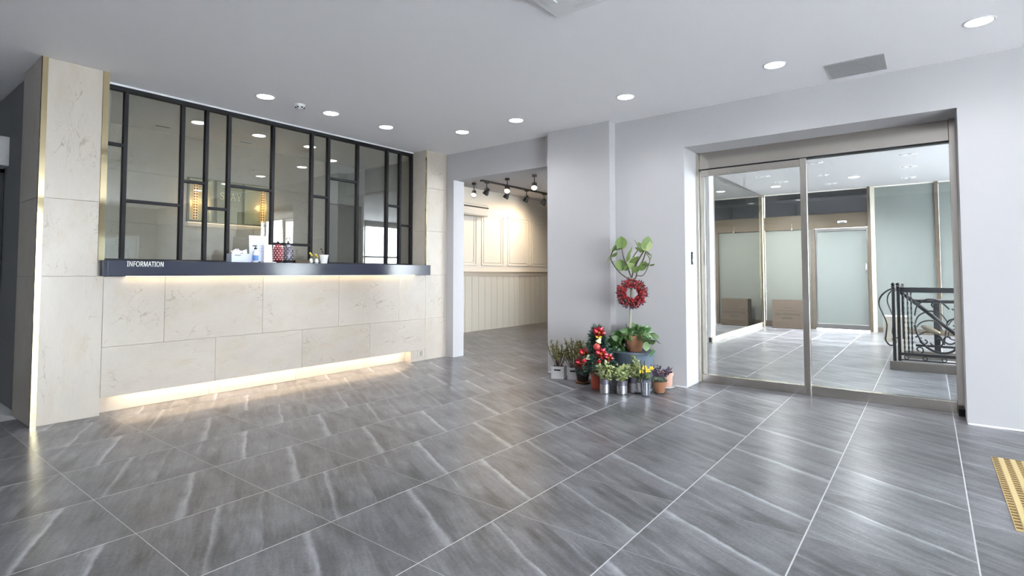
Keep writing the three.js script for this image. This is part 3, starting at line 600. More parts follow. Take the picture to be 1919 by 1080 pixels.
// ------------------------------------------------------------------ showroom: wainscot, mouldings, track lights
{
  const w = structG('trim_1');
  obj('chair_rail', [r2(XB, XB + 0.035, 1.12, 1.2, -12.9, -5.7, 0.004), r2(XB, XB + 0.05, 1.195, 1.215, -12.9, -5.7, 0.004)], M.railBeige, w);
  for (let i = 0; i < 34; i++) obj('plank', r2(XB, XB + 0.018, 0, 1.12, -5.72 - (i + 1) * 0.2 + 0.002, -5.72 - i * 0.2 - 0.002, 0.004), M.panelBeige, w);
  for (const [a, b] of [[-8.27, -7.55], [-9.145, -8.42], [-10.07, -9.29], [-10.98, -10.175], [-11.9, -11.1]]) {
    const fr = (y0, y1, z0, z1, t, d) => [r2(XB, XB + d, y0, y0 + t, z0, z1, 0.003), r2(XB, XB + d, y1 - t, y1, z0, z1, 0.003), r2(XB, XB + d, y0, y1, z0, z0 + t, 0.003), r2(XB, XB + d, y0, y1, z1 - t, z1, 0.003)];
    obj('picture_moulding', [...fr(1.34, 2.42, a, b, 0.022, 0.016), ...fr(1.40, 2.36, a + 0.07, b - 0.07, 0.016, 0.012)], M.wallCream, w);
  }
  const w2 = structG('trim_2');
  obj('chair_rail', [r2(-5.2, -3.06, 1.12, 1.2, -9.32, -9.285, 0.004)], M.railBeige, w2);
  for (let i = 0; i < 10; i++) obj('plank', r2(-3.062 - (i + 1) * 0.2 + 0.002, -3.062 - i * 0.2 - 0.002, 0, 1.12, -9.32, -9.302, 0.004), M.panelBeige, w2);
  const ac = thing('wall_air_conditioner', 'white wall air conditioner with dark outlet high on the cream showroom wall', 'air conditioner', [XB, 2.33, -8.0]);
  obj('body', rb(0.2, 0.24, 0.86, 0.03, 0.1, 0.12, 0), std(lin(0.5, 0.47, 0.43), 0.5), ac); obj('outlet', r2(0.15, 0.206, 0.165, 0.19, -0.42, 0.42, 0.003), M.black, ac);
  obj('louver', [0, 1, 2].map((k) => r2(0.19, 0.208, 0.04 + k * 0.035, 0.05 + k * 0.035, -0.4, 0.4, 0.002)), M.potGrey, ac);
  const sl = thing('ceiling_diffuser', 'slim dark ceiling diffuser in the showroom near the wall unit', 'ceiling vent', [-7.2, HV, -8.22]);
  obj('slot', b2(-0.02, 0.02, -0.006, 0, -0.14, 0.14), M.black, sl); obj('frame', [b2(-0.03, -0.02, -0.008, 0, -0.15, 0.15), b2(0.02, 0.03, -0.008, 0, -0.15, 0.15)], M.white, sl);
  const tr = thing('light_track', 'black ceiling light track over the cream showroom wall', 'light track');
  obj('rail', r2(-6.59, -6.555, HV - 0.035, HV, -11.2, -7.5, 0.003), M.track, tr); obj('end_cap', r2(-6.594, -6.551, HV - 0.038, HV, -7.52, -7.49, 0.004), M.blackPlastic, tr);
  const aim = (name, label, x, z, dir, lit, group, first, power = 1) => {
    const o = first ? copy(first, [x, HV - 0.035, z], 0, label) : thing(name, label, 'track light', [x, HV - 0.035, z], 0, group);
    const q = new THREE.Quaternion().setFromUnitVectors(V(0, -1, 0), dir.clone().normalize());
    if (first) { for (const c of [...o.children]) if (!c.isMesh) o.remove(c); } else {
      obj('adapter', lit ? cyl(0.04, 0.045, 0.04, 20, 0, 0.015, 0) : r2(-0.018, 0.018, -0.02, 0, -0.05, 0.05, 0.004), M.track, o);
      obj('arm', [cyl(0.008, 0.008, 0.1, 8, 0, -0.06, 0), tube([V(-0.045, -0.17, 0), V(-0.045, -0.12, 0), V(0, -0.105, 0), V(0.045, -0.12, 0), V(0.045, -0.17, 0)], 0.006, 16, 5)], M.track, o);
      const h = obj('lamp_head', lathe([[0, 0.07], [0.03, 0.068], [0.034, 0.02], [0.05, -0.01], [0.058, -0.06], [0.054, -0.06], [0.046, -0.012], [0.0, -0.01]], 20), M.track, o);
      const f = obj('lamp_face', cyl(0.049, 0.049, 0.004, 20, 0, -0.045, 0), lit ? M.warmFace : M.warmFace, h);
    }
    const hd = o.children.find((c) => c.name.startsWith('lamp_head')); hd.position.set(0, -0.175, 0); hd.quaternion.copy(q);
    const l = new THREE.SpotLight(lin(1, 0.80, 0.56), lit ? 0.4 : SPOT_WARM * power, 0, 1.25, 1.0, 2); l.position.copy(dir.clone().normalize().multiplyScalar(0.065)).add(V(0, -0.175, 0)); l.target.position.copy(l.position).addScaledVector(dir, 2); l.castShadow = true; l.shadow.radius = 3; o.add(l, l.target);
    return o;
  };
  const g1 = 'track lights aimed at the cream showroom wall', g2 = 'track lights turned towards the lobby';
  const names = ['nearest the passage', 'second from the passage', 'third from the passage', 'fourth, beside the white pier'];
  let f; [-7.66, -8.27, -8.92, -9.55].forEach((z, i) => { const o = aim('track_light', 'black track light aimed at the wall, ' + names[i], -6.572, z, V(-0.75, -1, 0.12), false, g1, f, [0.2, 0.3, 0.72, 1.9][i]); f ??= o; });
  let k; [[-6.11, 'middle of the three'], [-5.50, 'rightmost, near the white pier'], [-6.93, 'leftmost, by the passage jamb']].forEach(([x, n]) => { const o = aim('track_spotlight', 'lit black track light facing the lobby, ' + n, x, -7.70, V(0.45, -0.75, 0.75), true, g2, k); k ??= o; });
}

// ------------------------------------------------------------------ tactile strip
{
  const t = thing('tactile_mat', 'yellow tactile paving strip with raised bars on the grey floor at the right edge', 'tactile mat', [0.285, 0, -4.6]);
  obj('sheet', [0, 1, 2, 3].map((k) => r2(0, 0.62, 0, 0.004, k * 0.31 + 0.002, k * 0.31 + 0.308, 0.001)), M.yellow, t);
  const barMat = std(lin(0.62, 0.48, 0.23), 0.5);
  for (let i = 0; i < 11; i++) obj('raised_bar', r2(0.031 + i * 0.055, 0.056 + i * 0.055, 0.004, 0.008, 0.012, 1.228, 0.003), barMat, t);
  const dots = []; for (let i = 0; i < 11; i++) for (let j = 0; j < 30; j++) dots.push(b2(0.004 + i * 0.055, 0.028 + i * 0.055, 0.004, 0.0055, 0.014 + j * 0.041, 0.031 + j * 0.041));
  const g = obj('anti_slip_grooves', dots, std(lin(0.16, 0.095, 0.03), 0.7), t); g.userData.kind = 'stuff';
}

// ------------------------------------------------------------------ things on the counter
{
  const Y = 1.284, cx = -5.53;
  const t = thing('tissue_box', 'white tissue box with a tissue showing on the dark counter', 'tissue box', [cx, Y, -2.615]);
  obj('carton', rb(0.11, 0.088, 0.2, 0.004, 0, 0.044, 0), M.paperBlue, t);
  obj('printed_band', rb(0.002, 0.008, 0.06, 0.0008, 0.0555, 0.07, 0.04), M.grey, t);
  const ts = new THREE.PlaneGeometry(0.15, 0.05, 14, 4); { const p = ts.attributes.position; for (let i = 0; i < p.count; i++) p.setXYZ(i, 0.018 * Math.sin(i * 1.7) * (p.getY(i) + 0.025) / 0.05, 0.108 + p.getY(i) * (0.8 + 0.4 * Math.sin(p.getX(i) * 60)), p.getX(i)); ts.computeVertexNormals(); }
  obj('tissue', ts, std(lin(0.8, 0.75, 0.74), 0.8, 0, { side: THREE.DoubleSide }), t);
  const b = thing('sanitizer_bottle', 'clear pump bottle with blue label between tissue box and white notice', 'bottle', [-5.44, Y, -2.735]);
  obj('body', lathe([[0, 0], [0.027, 0], [0.029, 0.01], [0.029, 0.1], [0.02, 0.122], [0.012, 0.128], [0.012, 0.135], [0, 0.135]], 20), M.paper, b);
  obj('label', cyl(0.0296, 0.0296, 0.055, 20, 0, 0.045, 0, true), M.blueLabel, b);
  obj('pump', [cyl(0.014, 0.014, 0.016, 14, 0, 0.142, 0), cyl(0.005, 0.005, 0.02, 8, 0, 0.158, 0), rb(0.018, 0.01, 0.042, 0.004, 0, 0.169, 0.008)], M.blackPlastic, b);
  const n = thing('notice_stand', 'tall white printed notice in an upright holder on the counter', 'notice', [-5.56, Y, -2.83]);
  obj('sheet', rb(0.006, 0.27, 0.2, 0.002, 0, 0.148, 0).rotateZ(0.05), M.paperBlue, n); obj('base', rb(0.07, 0.012, 0.2, 0.003, 0, 0.006, 0), M.blackPlastic, n);
  obj('print', [0.02, 0.05, 0.075, 0.1, 0.125, 0.15].map((y, i) => rb(0.001, 0.004, 0.12 - (i % 3) * 0.02, 0.0004, 0.0036, 0.1 + y, 0)), std(lin(0.5, 0.52, 0.65), 0.7), n);
  const n2 = thing('card_stand', 'small white card in a holder in front of the tall notice', 'notice', [-5.47, Y, -2.885]);
  obj('card', rb(0.005, 0.18, 0.09, 0.002, 0, 0.1, 0).rotateZ(0.08), M.white, n2); obj('base', rb(0.08, 0.01, 0.13, 0.003, 0, 0.005, 0), M.white, n2);
  const lantern = (name, label, z, mat, mat2, ringed, r) => {
    const o = thing(name, label, 'ornament', [-5.5, Y, z]);
    obj('body', lathe([[0, 0.012], [r * 0.7, 0.012], [r * 0.95, 0.04], [r, 0.09], [r * 0.92, 0.15], [r * 0.6, 0.19], [r * 0.3, 0.205], [0, 0.208]], 20), mat, o);
    obj('foot', lathe([[0, 0], [r * 0.8, 0], [r * 0.75, 0.012], [0, 0.014]], 18), M.blackIron, o);
    const d = []; for (let i = 0; i < 7; i++) for (let j = 0; j < 10; j++) { const y = 0.035 + i * 0.023, rad = r * (i < 5 ? 1.0 : i < 6 ? 0.93 : 0.8), a = j * 0.628 + (i % 2) * 0.314; d.push(new THREE.OctahedronGeometry(0.0095).translate(rad * Math.cos(a), y, rad * Math.sin(a))); }
    obj('studs', d, mat2, o); obj('cap', lathe([[0, 0.235], [0.008, 0.232], [0.014, 0.218], [0.024, 0.206], [0, 0.204]], 14), M.blackIron, o);
    if (ringed) obj('ring_handle', new THREE.TorusGeometry(0.02, 0.005, 8, 18).rotateY(1.2).translate(0, 0.255, 0), M.blackIron, o);
    return o;
  };
  lantern('red_lantern', 'red studded ornament beside the white card on the counter', -3.005, M.redDark, std(lin(0.75, 0.5, 0.5), 0.4), false, 0.05);
  lantern('silver_lantern', 'silver studded lantern with ring handle on the counter', -3.12, M.tinDark, M.silver, true, 0.06);
  const tr = thing('wooden_tray', 'small light wooden tray next to the silver lantern', 'tray', [-5.5, Y, -3.262]);
  obj('base', rb(0.1, 0.008, 0.17, 0.002, 0, 0.004, 0), M.wood, tr); obj('rim', [rb(0.1, 0.034, 0.008, 0.002, 0, 0.018, -0.082), rb(0.1, 0.034, 0.008, 0.002, 0, 0.018, 0.082), rb(0.008, 0.034, 0.17, 0.002, 0.048, 0.018, 0), rb(0.008, 0.034, 0.17, 0.002, -0.048, 0.018, 0)], M.wood, tr);
  for (const [z, h, w] of [[-3.385, 0.09, 'left'], [-3.455, 0.075, 'right']]) {
    const v = thing('bud_vase', 'tiny white bud vase with yellow flowers, ' + w + ' of the two', 'vase', [-5.49, Y, z], 0, 'bud vases on the counter');
    obj('vase', lathe([[0, 0], [0.018, 0], [0.022, 0.02], [0.018, 0.04], [0.012, 0.05], [0.014, 0.056]], 16), M.whiteGloss, v);
    obj('stem', [0, 1, 2].map((i) => tube([V(0, 0.04, 0), V(0.004 * i, 0.07, 0.006 * (i - 1)), V(0.01 * (i - 1), h + 0.012 * i, 0.016 * (i - 1))], 0.0015, 8, 4)), M.herb, v);
    obj('flower', [0, 1, 2].map((i) => sph(0.011, 0.01 * (i - 1), h + 0.012 * i, 0.016 * (i - 1), 8)), M.yellowFlower, v);
  }
  const c = thing('cup_planter', 'white ribbed cup planter at the right end of the counter objects', 'planter', [-5.49, Y, -3.545]);
  obj('pot', lathe([[0, 0], [0.036, 0], [0.038, 0.004], [0.05, 0.085], [0.053, 0.088], [0.053, 0.1], [0.047, 0.1], [0.045, 0.085], [0, 0.083]], 24), M.whiteGloss, c);
  obj('rib', [0.025, 0.045, 0.065].map((y) => new THREE.TorusGeometry(0.0385 + y * 0.13, 0.0016, 5, 24).rotateX(Math.PI / 2).translate(0, y, 0)), M.potGrey, c);
  obj('soil', cyl(0.044, 0.044, 0.004, 18, 0, 0.086, 0), M.soil, c);
  obj('sprig', [tube([V(0, 0.08, 0), V(0.01, 0.13, 0.02), V(0, 0.165, 0.03)], 0.003, 8, 5), sph(0.012, 0, 0.165, 0.03, 8), sph(0.01, 0.008, 0.135, 0.022, 8)], M.twig, c);
}

// ------------------------------------------------------------------ plants
function leafGeo(len, wid, fold = 0.25, droop = 0.25, n = 5) {
  const pos = [], idx = [];
  for (let i = 0; i <= n; i++) {
    const t = i / n, w = wid * 0.5 * Math.pow(Math.sin(Math.PI * Math.min(0.985, 0.05 + t * 0.93)), 0.75), y = len * t, z = -droop * len * t * t;
    pos.push(-w, y, z + fold * w, 0, y, z, w, y, z + fold * w);
    if (i) { const a = (i - 1) * 3; idx.push(a, a + 1, a + 3, a + 1, a + 4, a + 3, a + 1, a + 2, a + 4, a + 2, a + 5, a + 4); }
  }
  const g = new THREE.BufferGeometry(); g.setAttribute('position', new THREE.Float32BufferAttribute(pos, 3)); g.setIndex(idx); g.computeVertexNormals(); return g;
}
const up = V(0, 1, 0);
function placed(g, p, dir, roll = 0, s = 1) {
  const q = new THREE.Quaternion().setFromUnitVectors(up, dir.clone().normalize()).multiply(new THREE.Quaternion().setFromAxisAngle(up, roll));
  return g.clone().applyMatrix4(new THREE.Matrix4().compose(p, q, V(s, s, s)));
}
function sprigs({ n, base, spread, h0, h1, r, leaf, perStem, from = 0.4 }) {          // stems that fan out from a pot, leaves along each
  const stems = [], leaves = [];
  for (let i = 0; i < n; i++) {
    const a = rr(0, 6.283), k = Math.sqrt(rnd()), hh = rr(h0, h1) * (1 - 0.3 * k), e = V(Math.cos(a) * spread * k, hh, Math.sin(a) * spread * k), s0 = V(Math.cos(a) * base * k, 0, Math.sin(a) * base * k), mid = s0.clone().lerp(e, 0.5).add(V(rr(-1, 1) * 0.02, 0.02, rr(-1, 1) * 0.02));
    const c = new THREE.CatmullRomCurve3([s0, mid, e]); stems.push(new THREE.TubeGeometry(c, 6, r, 4));
    for (let j = 0; j < perStem; j++) { const t = from + (1 - from) * (j + rnd()) / perStem, d = V(rr(-1, 1), rr(-0.1, 1), rr(-1, 1)); leaves.push(placed(leaf, c.getPoint(Math.min(1, t)), d, rr(0, 6), rr(0.7, 1.25))); }
  }
  return [stems, leaves];
}
const small = leafGeo(0.032, 0.021, 0.3, 0.2, 3), tiny = leafGeo(0.024, 0.016, 0.3, 0.2, 2);
function foliage(o, y, opt, mats, stemMat = M.twig) {
  const [s, l] = sprigs(opt); const st = obj('stems', mg(s).translate(0, y, 0), stemMat, o); st.userData.kind = 'stuff';
  const cut = mats.length, groups = mats.map(() => []); l.forEach((g, i) => groups[i % cut].push(g));
  groups.forEach((g, i) => { const f = obj('foliage', mg(g).translate(0, y, 0), mats[i], o); f.userData.kind = 'stuff'; });
}
// two pale square pots with twiggy shrubs
for (const [x, z, w, h, turn, label] of [[-3.335, -5.135, 0.145, 0.135, 0.35, 'pale grey square pot with a twiggy shrub, leftmost of the plants by the white pier'], [-3.165, -5.185, 0.125, 0.13, 0.3, 'pale grey square pot with twiggy shrub, between left pot and black pot']]) {
  const o = thing('square_planter', label, 'potted plant', [x, 0, z], turn);
  obj('pot', [b2(-w / 2, w / 2, 0, h, w / 2 - 0.008, w / 2), b2(-w / 2, w / 2, 0, h, -w / 2, -w / 2 + 0.008), b2(-w / 2, -w / 2 + 0.008, 0, h, -w / 2, w / 2), b2(w / 2 - 0.008, w / 2, 0, h, -w / 2, w / 2), r2(-w / 2 - 0.004, w / 2 + 0.004, h - 0.016, h, w / 2, w / 2 + 0.004, 0.002)], M.potGrey, o);
  lab(obj('handle_slot', rb(w * 0.5, 0.016, 0.004, 0.002, 0, h * 0.72, w / 2 + 0.001), M.black, o), 'dark handle slot');
  obj('soil', b2(-w / 2 + 0.008, w / 2 - 0.008, 0, h - 0.012, -w / 2 + 0.008, w / 2 - 0.008), M.soil, o);
  foliage(o, h - 0.012, { n: 24, base: 0.04, spread: 0.17, h0: 0.2, h1: x < -3.2 ? 0.37 : 0.41, r: 0.0028, leaf: tiny, perStem: 15, from: 0.35 }, [M.herbOlive, M.herb], M.twig);
}
{
  const o = thing('round_planter', 'black round plastic pot on a terracotta saucer with a yellowish shrub', 'potted plant', [-2.975, 0, -5.05]);
  obj('pot', lathe([[0, 0.022], [0.06, 0.022], [0.078, 0.14], [0.083, 0.142], [0.083, 0.155], [0.075, 0.155], [0.073, 0.14], [0, 0.138]], 26), M.blackPlastic, o);
  obj('saucer', lathe([[0, 0], [0.075, 0], [0.09, 0.022], [0.085, 0.022], [0.073, 0.008], [0, 0.008]], 26), M.terracotta, o);
  obj('soil', cyl(0.073, 0.073, 0.004, 20, 0, 0.14, 0), M.soil, o);
  foliage(o, 0.14, { n: 26, base: 0.05, spread: 0.15, h0: 0.22, h1: 0.38, r: 0.0028, leaf: tiny, perStem: 24, from: 0.25 }, [M.herbOlive, M.herb, M.herbOlive], M.twig);
}
// small christmas tree
{
  const o = thing('christmas_tree', 'small dark green artificial christmas tree in an orange square pot', 'christmas tree', [-2.70, 0, -4.885], 0.5);
  const w0 = 0.05, w1 = 0.075, h = 0.16;
  obj('pot', new THREE.CylinderGeometry(w1 * 1.414, w0 * 1.414 + 0.01, h, 4, 1).rotateY(Math.PI / 4).translate(0, h / 2, 0).toNonIndexed(), M.terraRed, o); o.children[0].geometry.computeVertexNormals();
  obj('trunk', cyl(0.01, 0.016, 0.42, 8, 0, 0.36, 0), M.twig, o);
  const needles = []; const nd = leafGeo(0.05, 0.011, 0.2, 0.1, 2);
  for (let i = 0; i < 130; i++) {
    const t = i / 130, y = 0.2 + t * 0.43, len = 0.19 * (1 - t) + 0.025, a = i * 2.4, e = V(Math.cos(a) * len, y - 0.25 * len, Math.sin(a) * len), s = V(0, y, 0);
    for (let j = 0; j < 16; j++) { const p = s.clone().lerp(e, 0.2 + 0.8 * j / 16); needles.push(placed(nd, p, e.clone().sub(s).normalize().add(V(rr(-1, 1), rr(-0.6, 0.9), rr(-1, 1))), rr(0, 6), rr(0.8, 1.3))); }
  }
  const f = obj('branches', needles, M.fir, o); f.userData.kind = 'stuff';
  // ornaments hang on the tree: things of their own
  const P = (x, y, z) => [-2.70 + x, y, -4.885 + z];
  const petal = leafGeo(0.058, 0.03, 0.25, 0.35, 4);
  const poin = (p, s, label) => {
    const q = thing('poinsettia_ornament', label, 'ornament', p, 0, 'red poinsettia ornaments on the tree');
    const face = V(0.42, 0.25, 0.87).normalize(), qq = new THREE.Quaternion().setFromUnitVectors(V(0, 0, 1), face);
    for (let i = 0; i < 15; i++) { const a = i * 2.4, m = obj('petal', placed(petal, V(0, 0, 0), V(Math.cos(a), Math.sin(a), 0.1 + i * 0.09), 0.5 * Math.sin(i * 3), s * (1.1 - i * 0.02)).applyQuaternion(qq), i % 2 ? M.redFoil : M.red, q); m.material.side = THREE.DoubleSide; }
    obj('stamens', [0, 1, 2, 3].map((i) => sph(0.006 * s, 0.008 * Math.cos(i * 1.57), 0.008 * Math.sin(i * 1.57), 0.012, 6)).map((g) => g.applyQuaternion(qq)), M.yellowFlower, q);
  };
  poin(P(0.05, 0.575, 0.06), 1.1, 'red poinsettia near the top of the little tree');
  poin(P(-0.10, 0.36, 0.10), 0.95, 'red poinsettia on the left side of the little tree');
  poin(P(-0.145, 0.25, 0.09), 1.05, 'lowest red poinsettia at the left foot of the little tree');
  poin(P(0.105, 0.375, 0.12), 1.1, 'red poinsettia on the right side of the little tree, below the ball');
  poin(P(0.15, 0.33, 0.05), 0.8, 'red poinsettia at the far right edge of the little tree');
  const ball = (p, r, m, label, nm = 'bauble') => { const q = thing(nm, label, 'ornament', p, 0, 'baubles on the little tree'); obj('ball', sph(r, 0, 0, 0, 20), m, q); obj('cap', [cyl(r * 0.2, r * 0.25, r * 0.25, 10, 0, r * 1.05, 0), new THREE.TorusGeometry(r * 0.14, r * 0.035, 5, 10).translate(0, r * 1.28, 0)], M.gold, q); };
  ball(P(0.055, 0.44, 0.12), 0.036, std(lin(0.5, 0.06, 0.06), 0.35, 0.2), 'matte red bauble in the middle of the little tree');
  ball(P(-0.07, 0.29, 0.145), 0.025, M.redFoil, 'glossy red bauble low on the left of the little tree');
  ball(P(0.09, 0.30, 0.14), 0.022, M.redFoil, 'small glossy red bauble above the tin can plants');
  const bell = thing('bell_ornament', 'cream and gold bell on the little tree below the top poinsettia', 'ornament', P(0.065, 0.49, 0.10));
  obj('bell', lathe([[0, 0.042], [0.01, 0.04], [0.016, 0.02], [0.026, 0.002], [0.03, -0.004], [0.024, 0.0], [0, 0.01]], 18).rotateZ(-0.5), std(lin(0.8, 0.72, 0.45), 0.3), bell); obj('bow', [leafGeo(0.04, 0.02, 0.3, 0.1, 3).rotateZ(1.2).translate(0, 0.04, 0), leafGeo(0.04, 0.02, 0.3, 0.1, 3).rotateZ(-1.2).translate(0, 0.04, 0)], M.yellowFlower, bell);
  const b2_ = thing('bell_ornament', 'pale bell on the left of the little tree beside the red poinsettia', 'ornament', P(-0.035, 0.315, 0.13));
  obj('bell', lathe([[0, 0.042], [0.01, 0.04], [0.016, 0.02], [0.026, 0.002], [0.03, -0.004], [0.024, 0.0], [0, 0.01]], 18), std(lin(0.72, 0.64, 0.45), 0.3), b2_); obj('clapper', sph(0.008, 0, -0.006, 0, 8), M.gold, b2_);
}
// tin cans used as pots
function tinPot(x, z, r, h, label, mats, spread, hh, n = 26) {
  const o = thing('tin_can_planter', label, 'potted plant', [x, 0, z], 0, 'tin can pots in front of the plants');
  const pts = [[0, 0.003], [r - 0.003, 0], [r, 0.004], [r - 0.002, 0.01]];
  for (let i = 0; i < 9; i++) { const y = h * (0.12 + i * 0.055); pts.push([r - (i % 2 ? 0.0025 : 0), y]); }
  pts.push([r - 0.002, h * 0.62]);
  obj('can', lathe(pts, 28), M.tin, o);
  lab(obj('can_top', lathe([[r - 0.002, h * 0.62], [r - 0.002, h - 0.004], [r + 0.001, h], [r - 0.004, h - 0.002], [r - 0.005, h - 0.02], [0, h - 0.02]], 28), M.tinDark, o), 'dark upper half of the can');
  obj('soil', cyl(r - 0.006, r - 0.006, 0.004, 20, 0, h - 0.016, 0), M.soil, o);
  foliage(o, h - 0.02, { n, base: 0.03, spread, h0: hh * 0.5, h1: hh, r: 0.0018, leaf: small, perStem: 15, from: 0.1 }, mats, M.herb);
}
tinPot(-2.555, -4.765, 0.053, 0.14, 'ribbed tin can with pale green herb in front of the little tree', [M.herbPale, M.herb], 0.155, 0.21, 34);
tinPot(-2.41, -4.835, 0.056, 0.13, 'ribbed tin can with bright green herb, middle of the three', [M.herbPale, M.herb, M.leafRim], 0.13, 0.2, 30);
tinPot(-2.345, -4.955, 0.048, 0.15, 'ribbed tin can behind the middle can, rightmost of the three', [M.herb, M.herbPale], 0.10, 0.25, 18);
// big blue grey tub turned upside down, terracotta pot with a standard tree on it
{
  const D = [-2.474, 0, -5.232];
  const o = thing('tub_stand', 'large blue grey plastic tub used as a plant stand', 'tub', D);
  obj('tub', lathe([[0.175, 0.0], [0.18, 0.0], [0.188, 0.02], [0.212, 0.30], [0.222, 0.35], [0.226, 0.355], [0.226, 0.366], [0.0, 0.366]], 40), M.drum, o);
  obj('rim', new THREE.TorusGeometry(0.224, 0.007, 8, 40).rotateX(Math.PI / 2).translate(0, 0.36, 0), M.drum, o);
  const p = thing('ficus_tree', 'slender potted tree with round leaves in a terracotta pot on the tub', 'potted tree', [-2.455, 0.367, -5.215]);
  obj('pot', lathe([[0, 0], [0.078, 0], [0.1, 0.12], [0.108, 0.122], [0.11, 0.165], [0.1, 0.165], [0.098, 0.15], [0, 0.145]], 30), M.terracotta, p);
  obj('soil', cyl(0.098, 0.098, 0.004, 22, 0, 0.147, 0), M.soil, p);
  const A = (x, y, z) => V(x + 2.455, y - 0.367, z + 5.215);           // from room coordinates
  obj('trunk', [tube([A(-2.49, 0.50, -5.2), A(-2.487, 0.75, -5.2), A(-2.475, 0.95, -5.205), A(-2.468, 1.13, -5.2)], 0.014, 20, 9)], M.bark, p);
  const tw = (r, ...pts) => obj('branch', tube(pts.map((q) => A(...q)), r, 18, 6), M.twig, p);
  tw(0.006, [-2.475, 1.10, -5.2], [-2.58, 1.17, -5.17], [-2.66, 1.28, -5.15], [-2.685, 1.345, -5.15], [-2.65, 1.42, -5.15]);
  tw(0.006, [-2.47, 1.12, -5.2], [-2.50, 1.24, -5.17], [-2.535, 1.34, -5.15], [-2.555, 1.44, -5.15]);
  tw(0.007, [-2.468, 1.12, -5.2], [-2.43, 1.21, -5.17], [-2.36, 1.32, -5.15], [-2.30, 1.41, -5.15]);
  tw(0.006, [-2.46, 1.10, -5.2], [-2.42, 1.13, -5.2], [-2.40, 1.21, -5.19], [-2.32, 1.31, -5.16], [-2.285, 1.40, -5.15]);
  tw(0.005, [-2.48, 1.15, -5.19], [-2.51, 1.25, -5.2], [-2.44, 1.37, -5.22], [-2.40, 1.42, -5.22]);
  tw(0.004, [-2.42, 1.15, -5.19], [-2.32, 1.15, -5.15], [-2.255, 1.24, -5.13], [-2.235, 1.31, -5.13], [-2.29, 1.39, -5.14]);
  const F = V(0.43, 0.1, 0.9).normalize();
  // [base x, y, tip x, y, width, turn away from the viewer, pale]
  const lv = [[-2.555, 1.425, -2.566, 1.56, 0.105, 0.0, 0], [-2.283, 1.40, -2.272, 1.52, 0.10, 0.1, 1], [-2.29, 1.42, -2.25, 1.545, 0.10, 0.5, 0], [-2.31, 1.40, -2.37, 1.50, 0.06, 0.8, 0], [-2.31, 1.38, -2.405, 1.45, 0.05, 0.7, 0], [-2.345, 1.37, -2.40, 1.53, 0.03, 1.2, 0],
    [-2.555, 1.20, -2.585, 1.32, 0.10, 0.1, 0], [-2.46, 1.22, -2.40, 1.34, 0.09, 0.5, 1], [-2.47, 1.25, -2.36, 1.335, 0.075, 0.8, 0], [-2.43, 1.18, -2.37, 1.24, 0.07, 0.6, 0], [-2.35, 1.20, -2.28, 1.29, 0.07, 0.5, 0], [-2.52, 1.20, -2.48, 1.26, 0.05, 0.5, 0], [-2.33, 1.245, -2.245, 1.265, 0.05, 1.0, 0],
    [-2.66, 1.345, -2.76, 1.275, 0.03, 1.2, 0], [-2.63, 1.30, -2.745, 1.265, 0.028, 1.25, 0], [-2.665, 1.355, -2.74, 1.32, 0.05, 1.0, 0], [-2.68, 1.345, -2.60, 1.385, 0.045, 1.0, 0], [-2.66, 1.42, -2.735, 1.425, 0.03, 1.2, 0], [-2.665, 1.40, -2.60, 1.48, 0.05, 1.0, 0], [-2.65, 1.42, -2.545, 1.425, 0.03, 1.2, 0], [-2.50, 1.29, -2.455, 1.40, 0.05, 0.9, 0], [-2.50, 1.33, -2.42, 1.44, 0.03, 1.1, 0], [-2.245, 1.30, -2.215, 1.37, 0.028, 1.2, 0], [-2.25, 1.25, -2.19, 1.26, 0.03, 1.2, 0], [-2.285, 1.40, -2.235, 1.35, 0.03, 1.2, 0]];
  for (const [x0, y0, x1, y1, w, t, pale] of lv) {
    const d = V(x1 - x0, y1 - y0, (x1 - x0) * 0.15), L = d.length(); d.normalize();
    const g = leafGeo(L, w * 1.18, 0.12, 0.1, 6);
    const yv = d, zv = F.clone().addScaledVector(d, -F.dot(d)).normalize(), xv = new THREE.Vector3().crossVectors(yv, zv);
    const q = new THREE.Quaternion().setFromRotationMatrix(new THREE.Matrix4().makeBasis(xv, yv, zv)).multiply(new THREE.Quaternion().setFromAxisAngle(up, t));
    const pos = A(x0, y0, -5.15);
    const m = obj('leaf', g.clone().applyMatrix4(new THREE.Matrix4().compose(pos, q, V(1, 1, 1))), pale ? M.leafRim : M.leaf, p);
    obj('leaf_vein', tube([V(0, 0, 0.004), V(0, L * 0.5, 0.004 - 0.025 * L), V(0, L * 0.95, 0.004 - 0.09 * L)], 0.0018, 6, 4).applyMatrix4(new THREE.Matrix4().compose(pos, q, V(1, 1, 1))), M.leafRim, m);
  }
  // pothos spilling over the pot
  const t = thing('pothos_plant', 'trailing green pothos spilling over the terracotta pot on the tub', 'plant', [-2.455, 0.367, -5.215]);
  const vines = [], leafP = leafGeo(0.082, 0.06, 0.2, 0.35, 5);
  const view = V(0.43, 0.15, 0.85);
  const add = (p, d, roll, s, pale) => { if (p.z < -0.17) return; const m = obj('leaf', leafP, pale ? M.pothosPale : M.pothos, t); m.position.copy(p); m.quaternion.setFromUnitVectors(up, d.clone().normalize()).multiply(new THREE.Quaternion().setFromAxisAngle(up, roll)); m.scale.setScalar(s); };
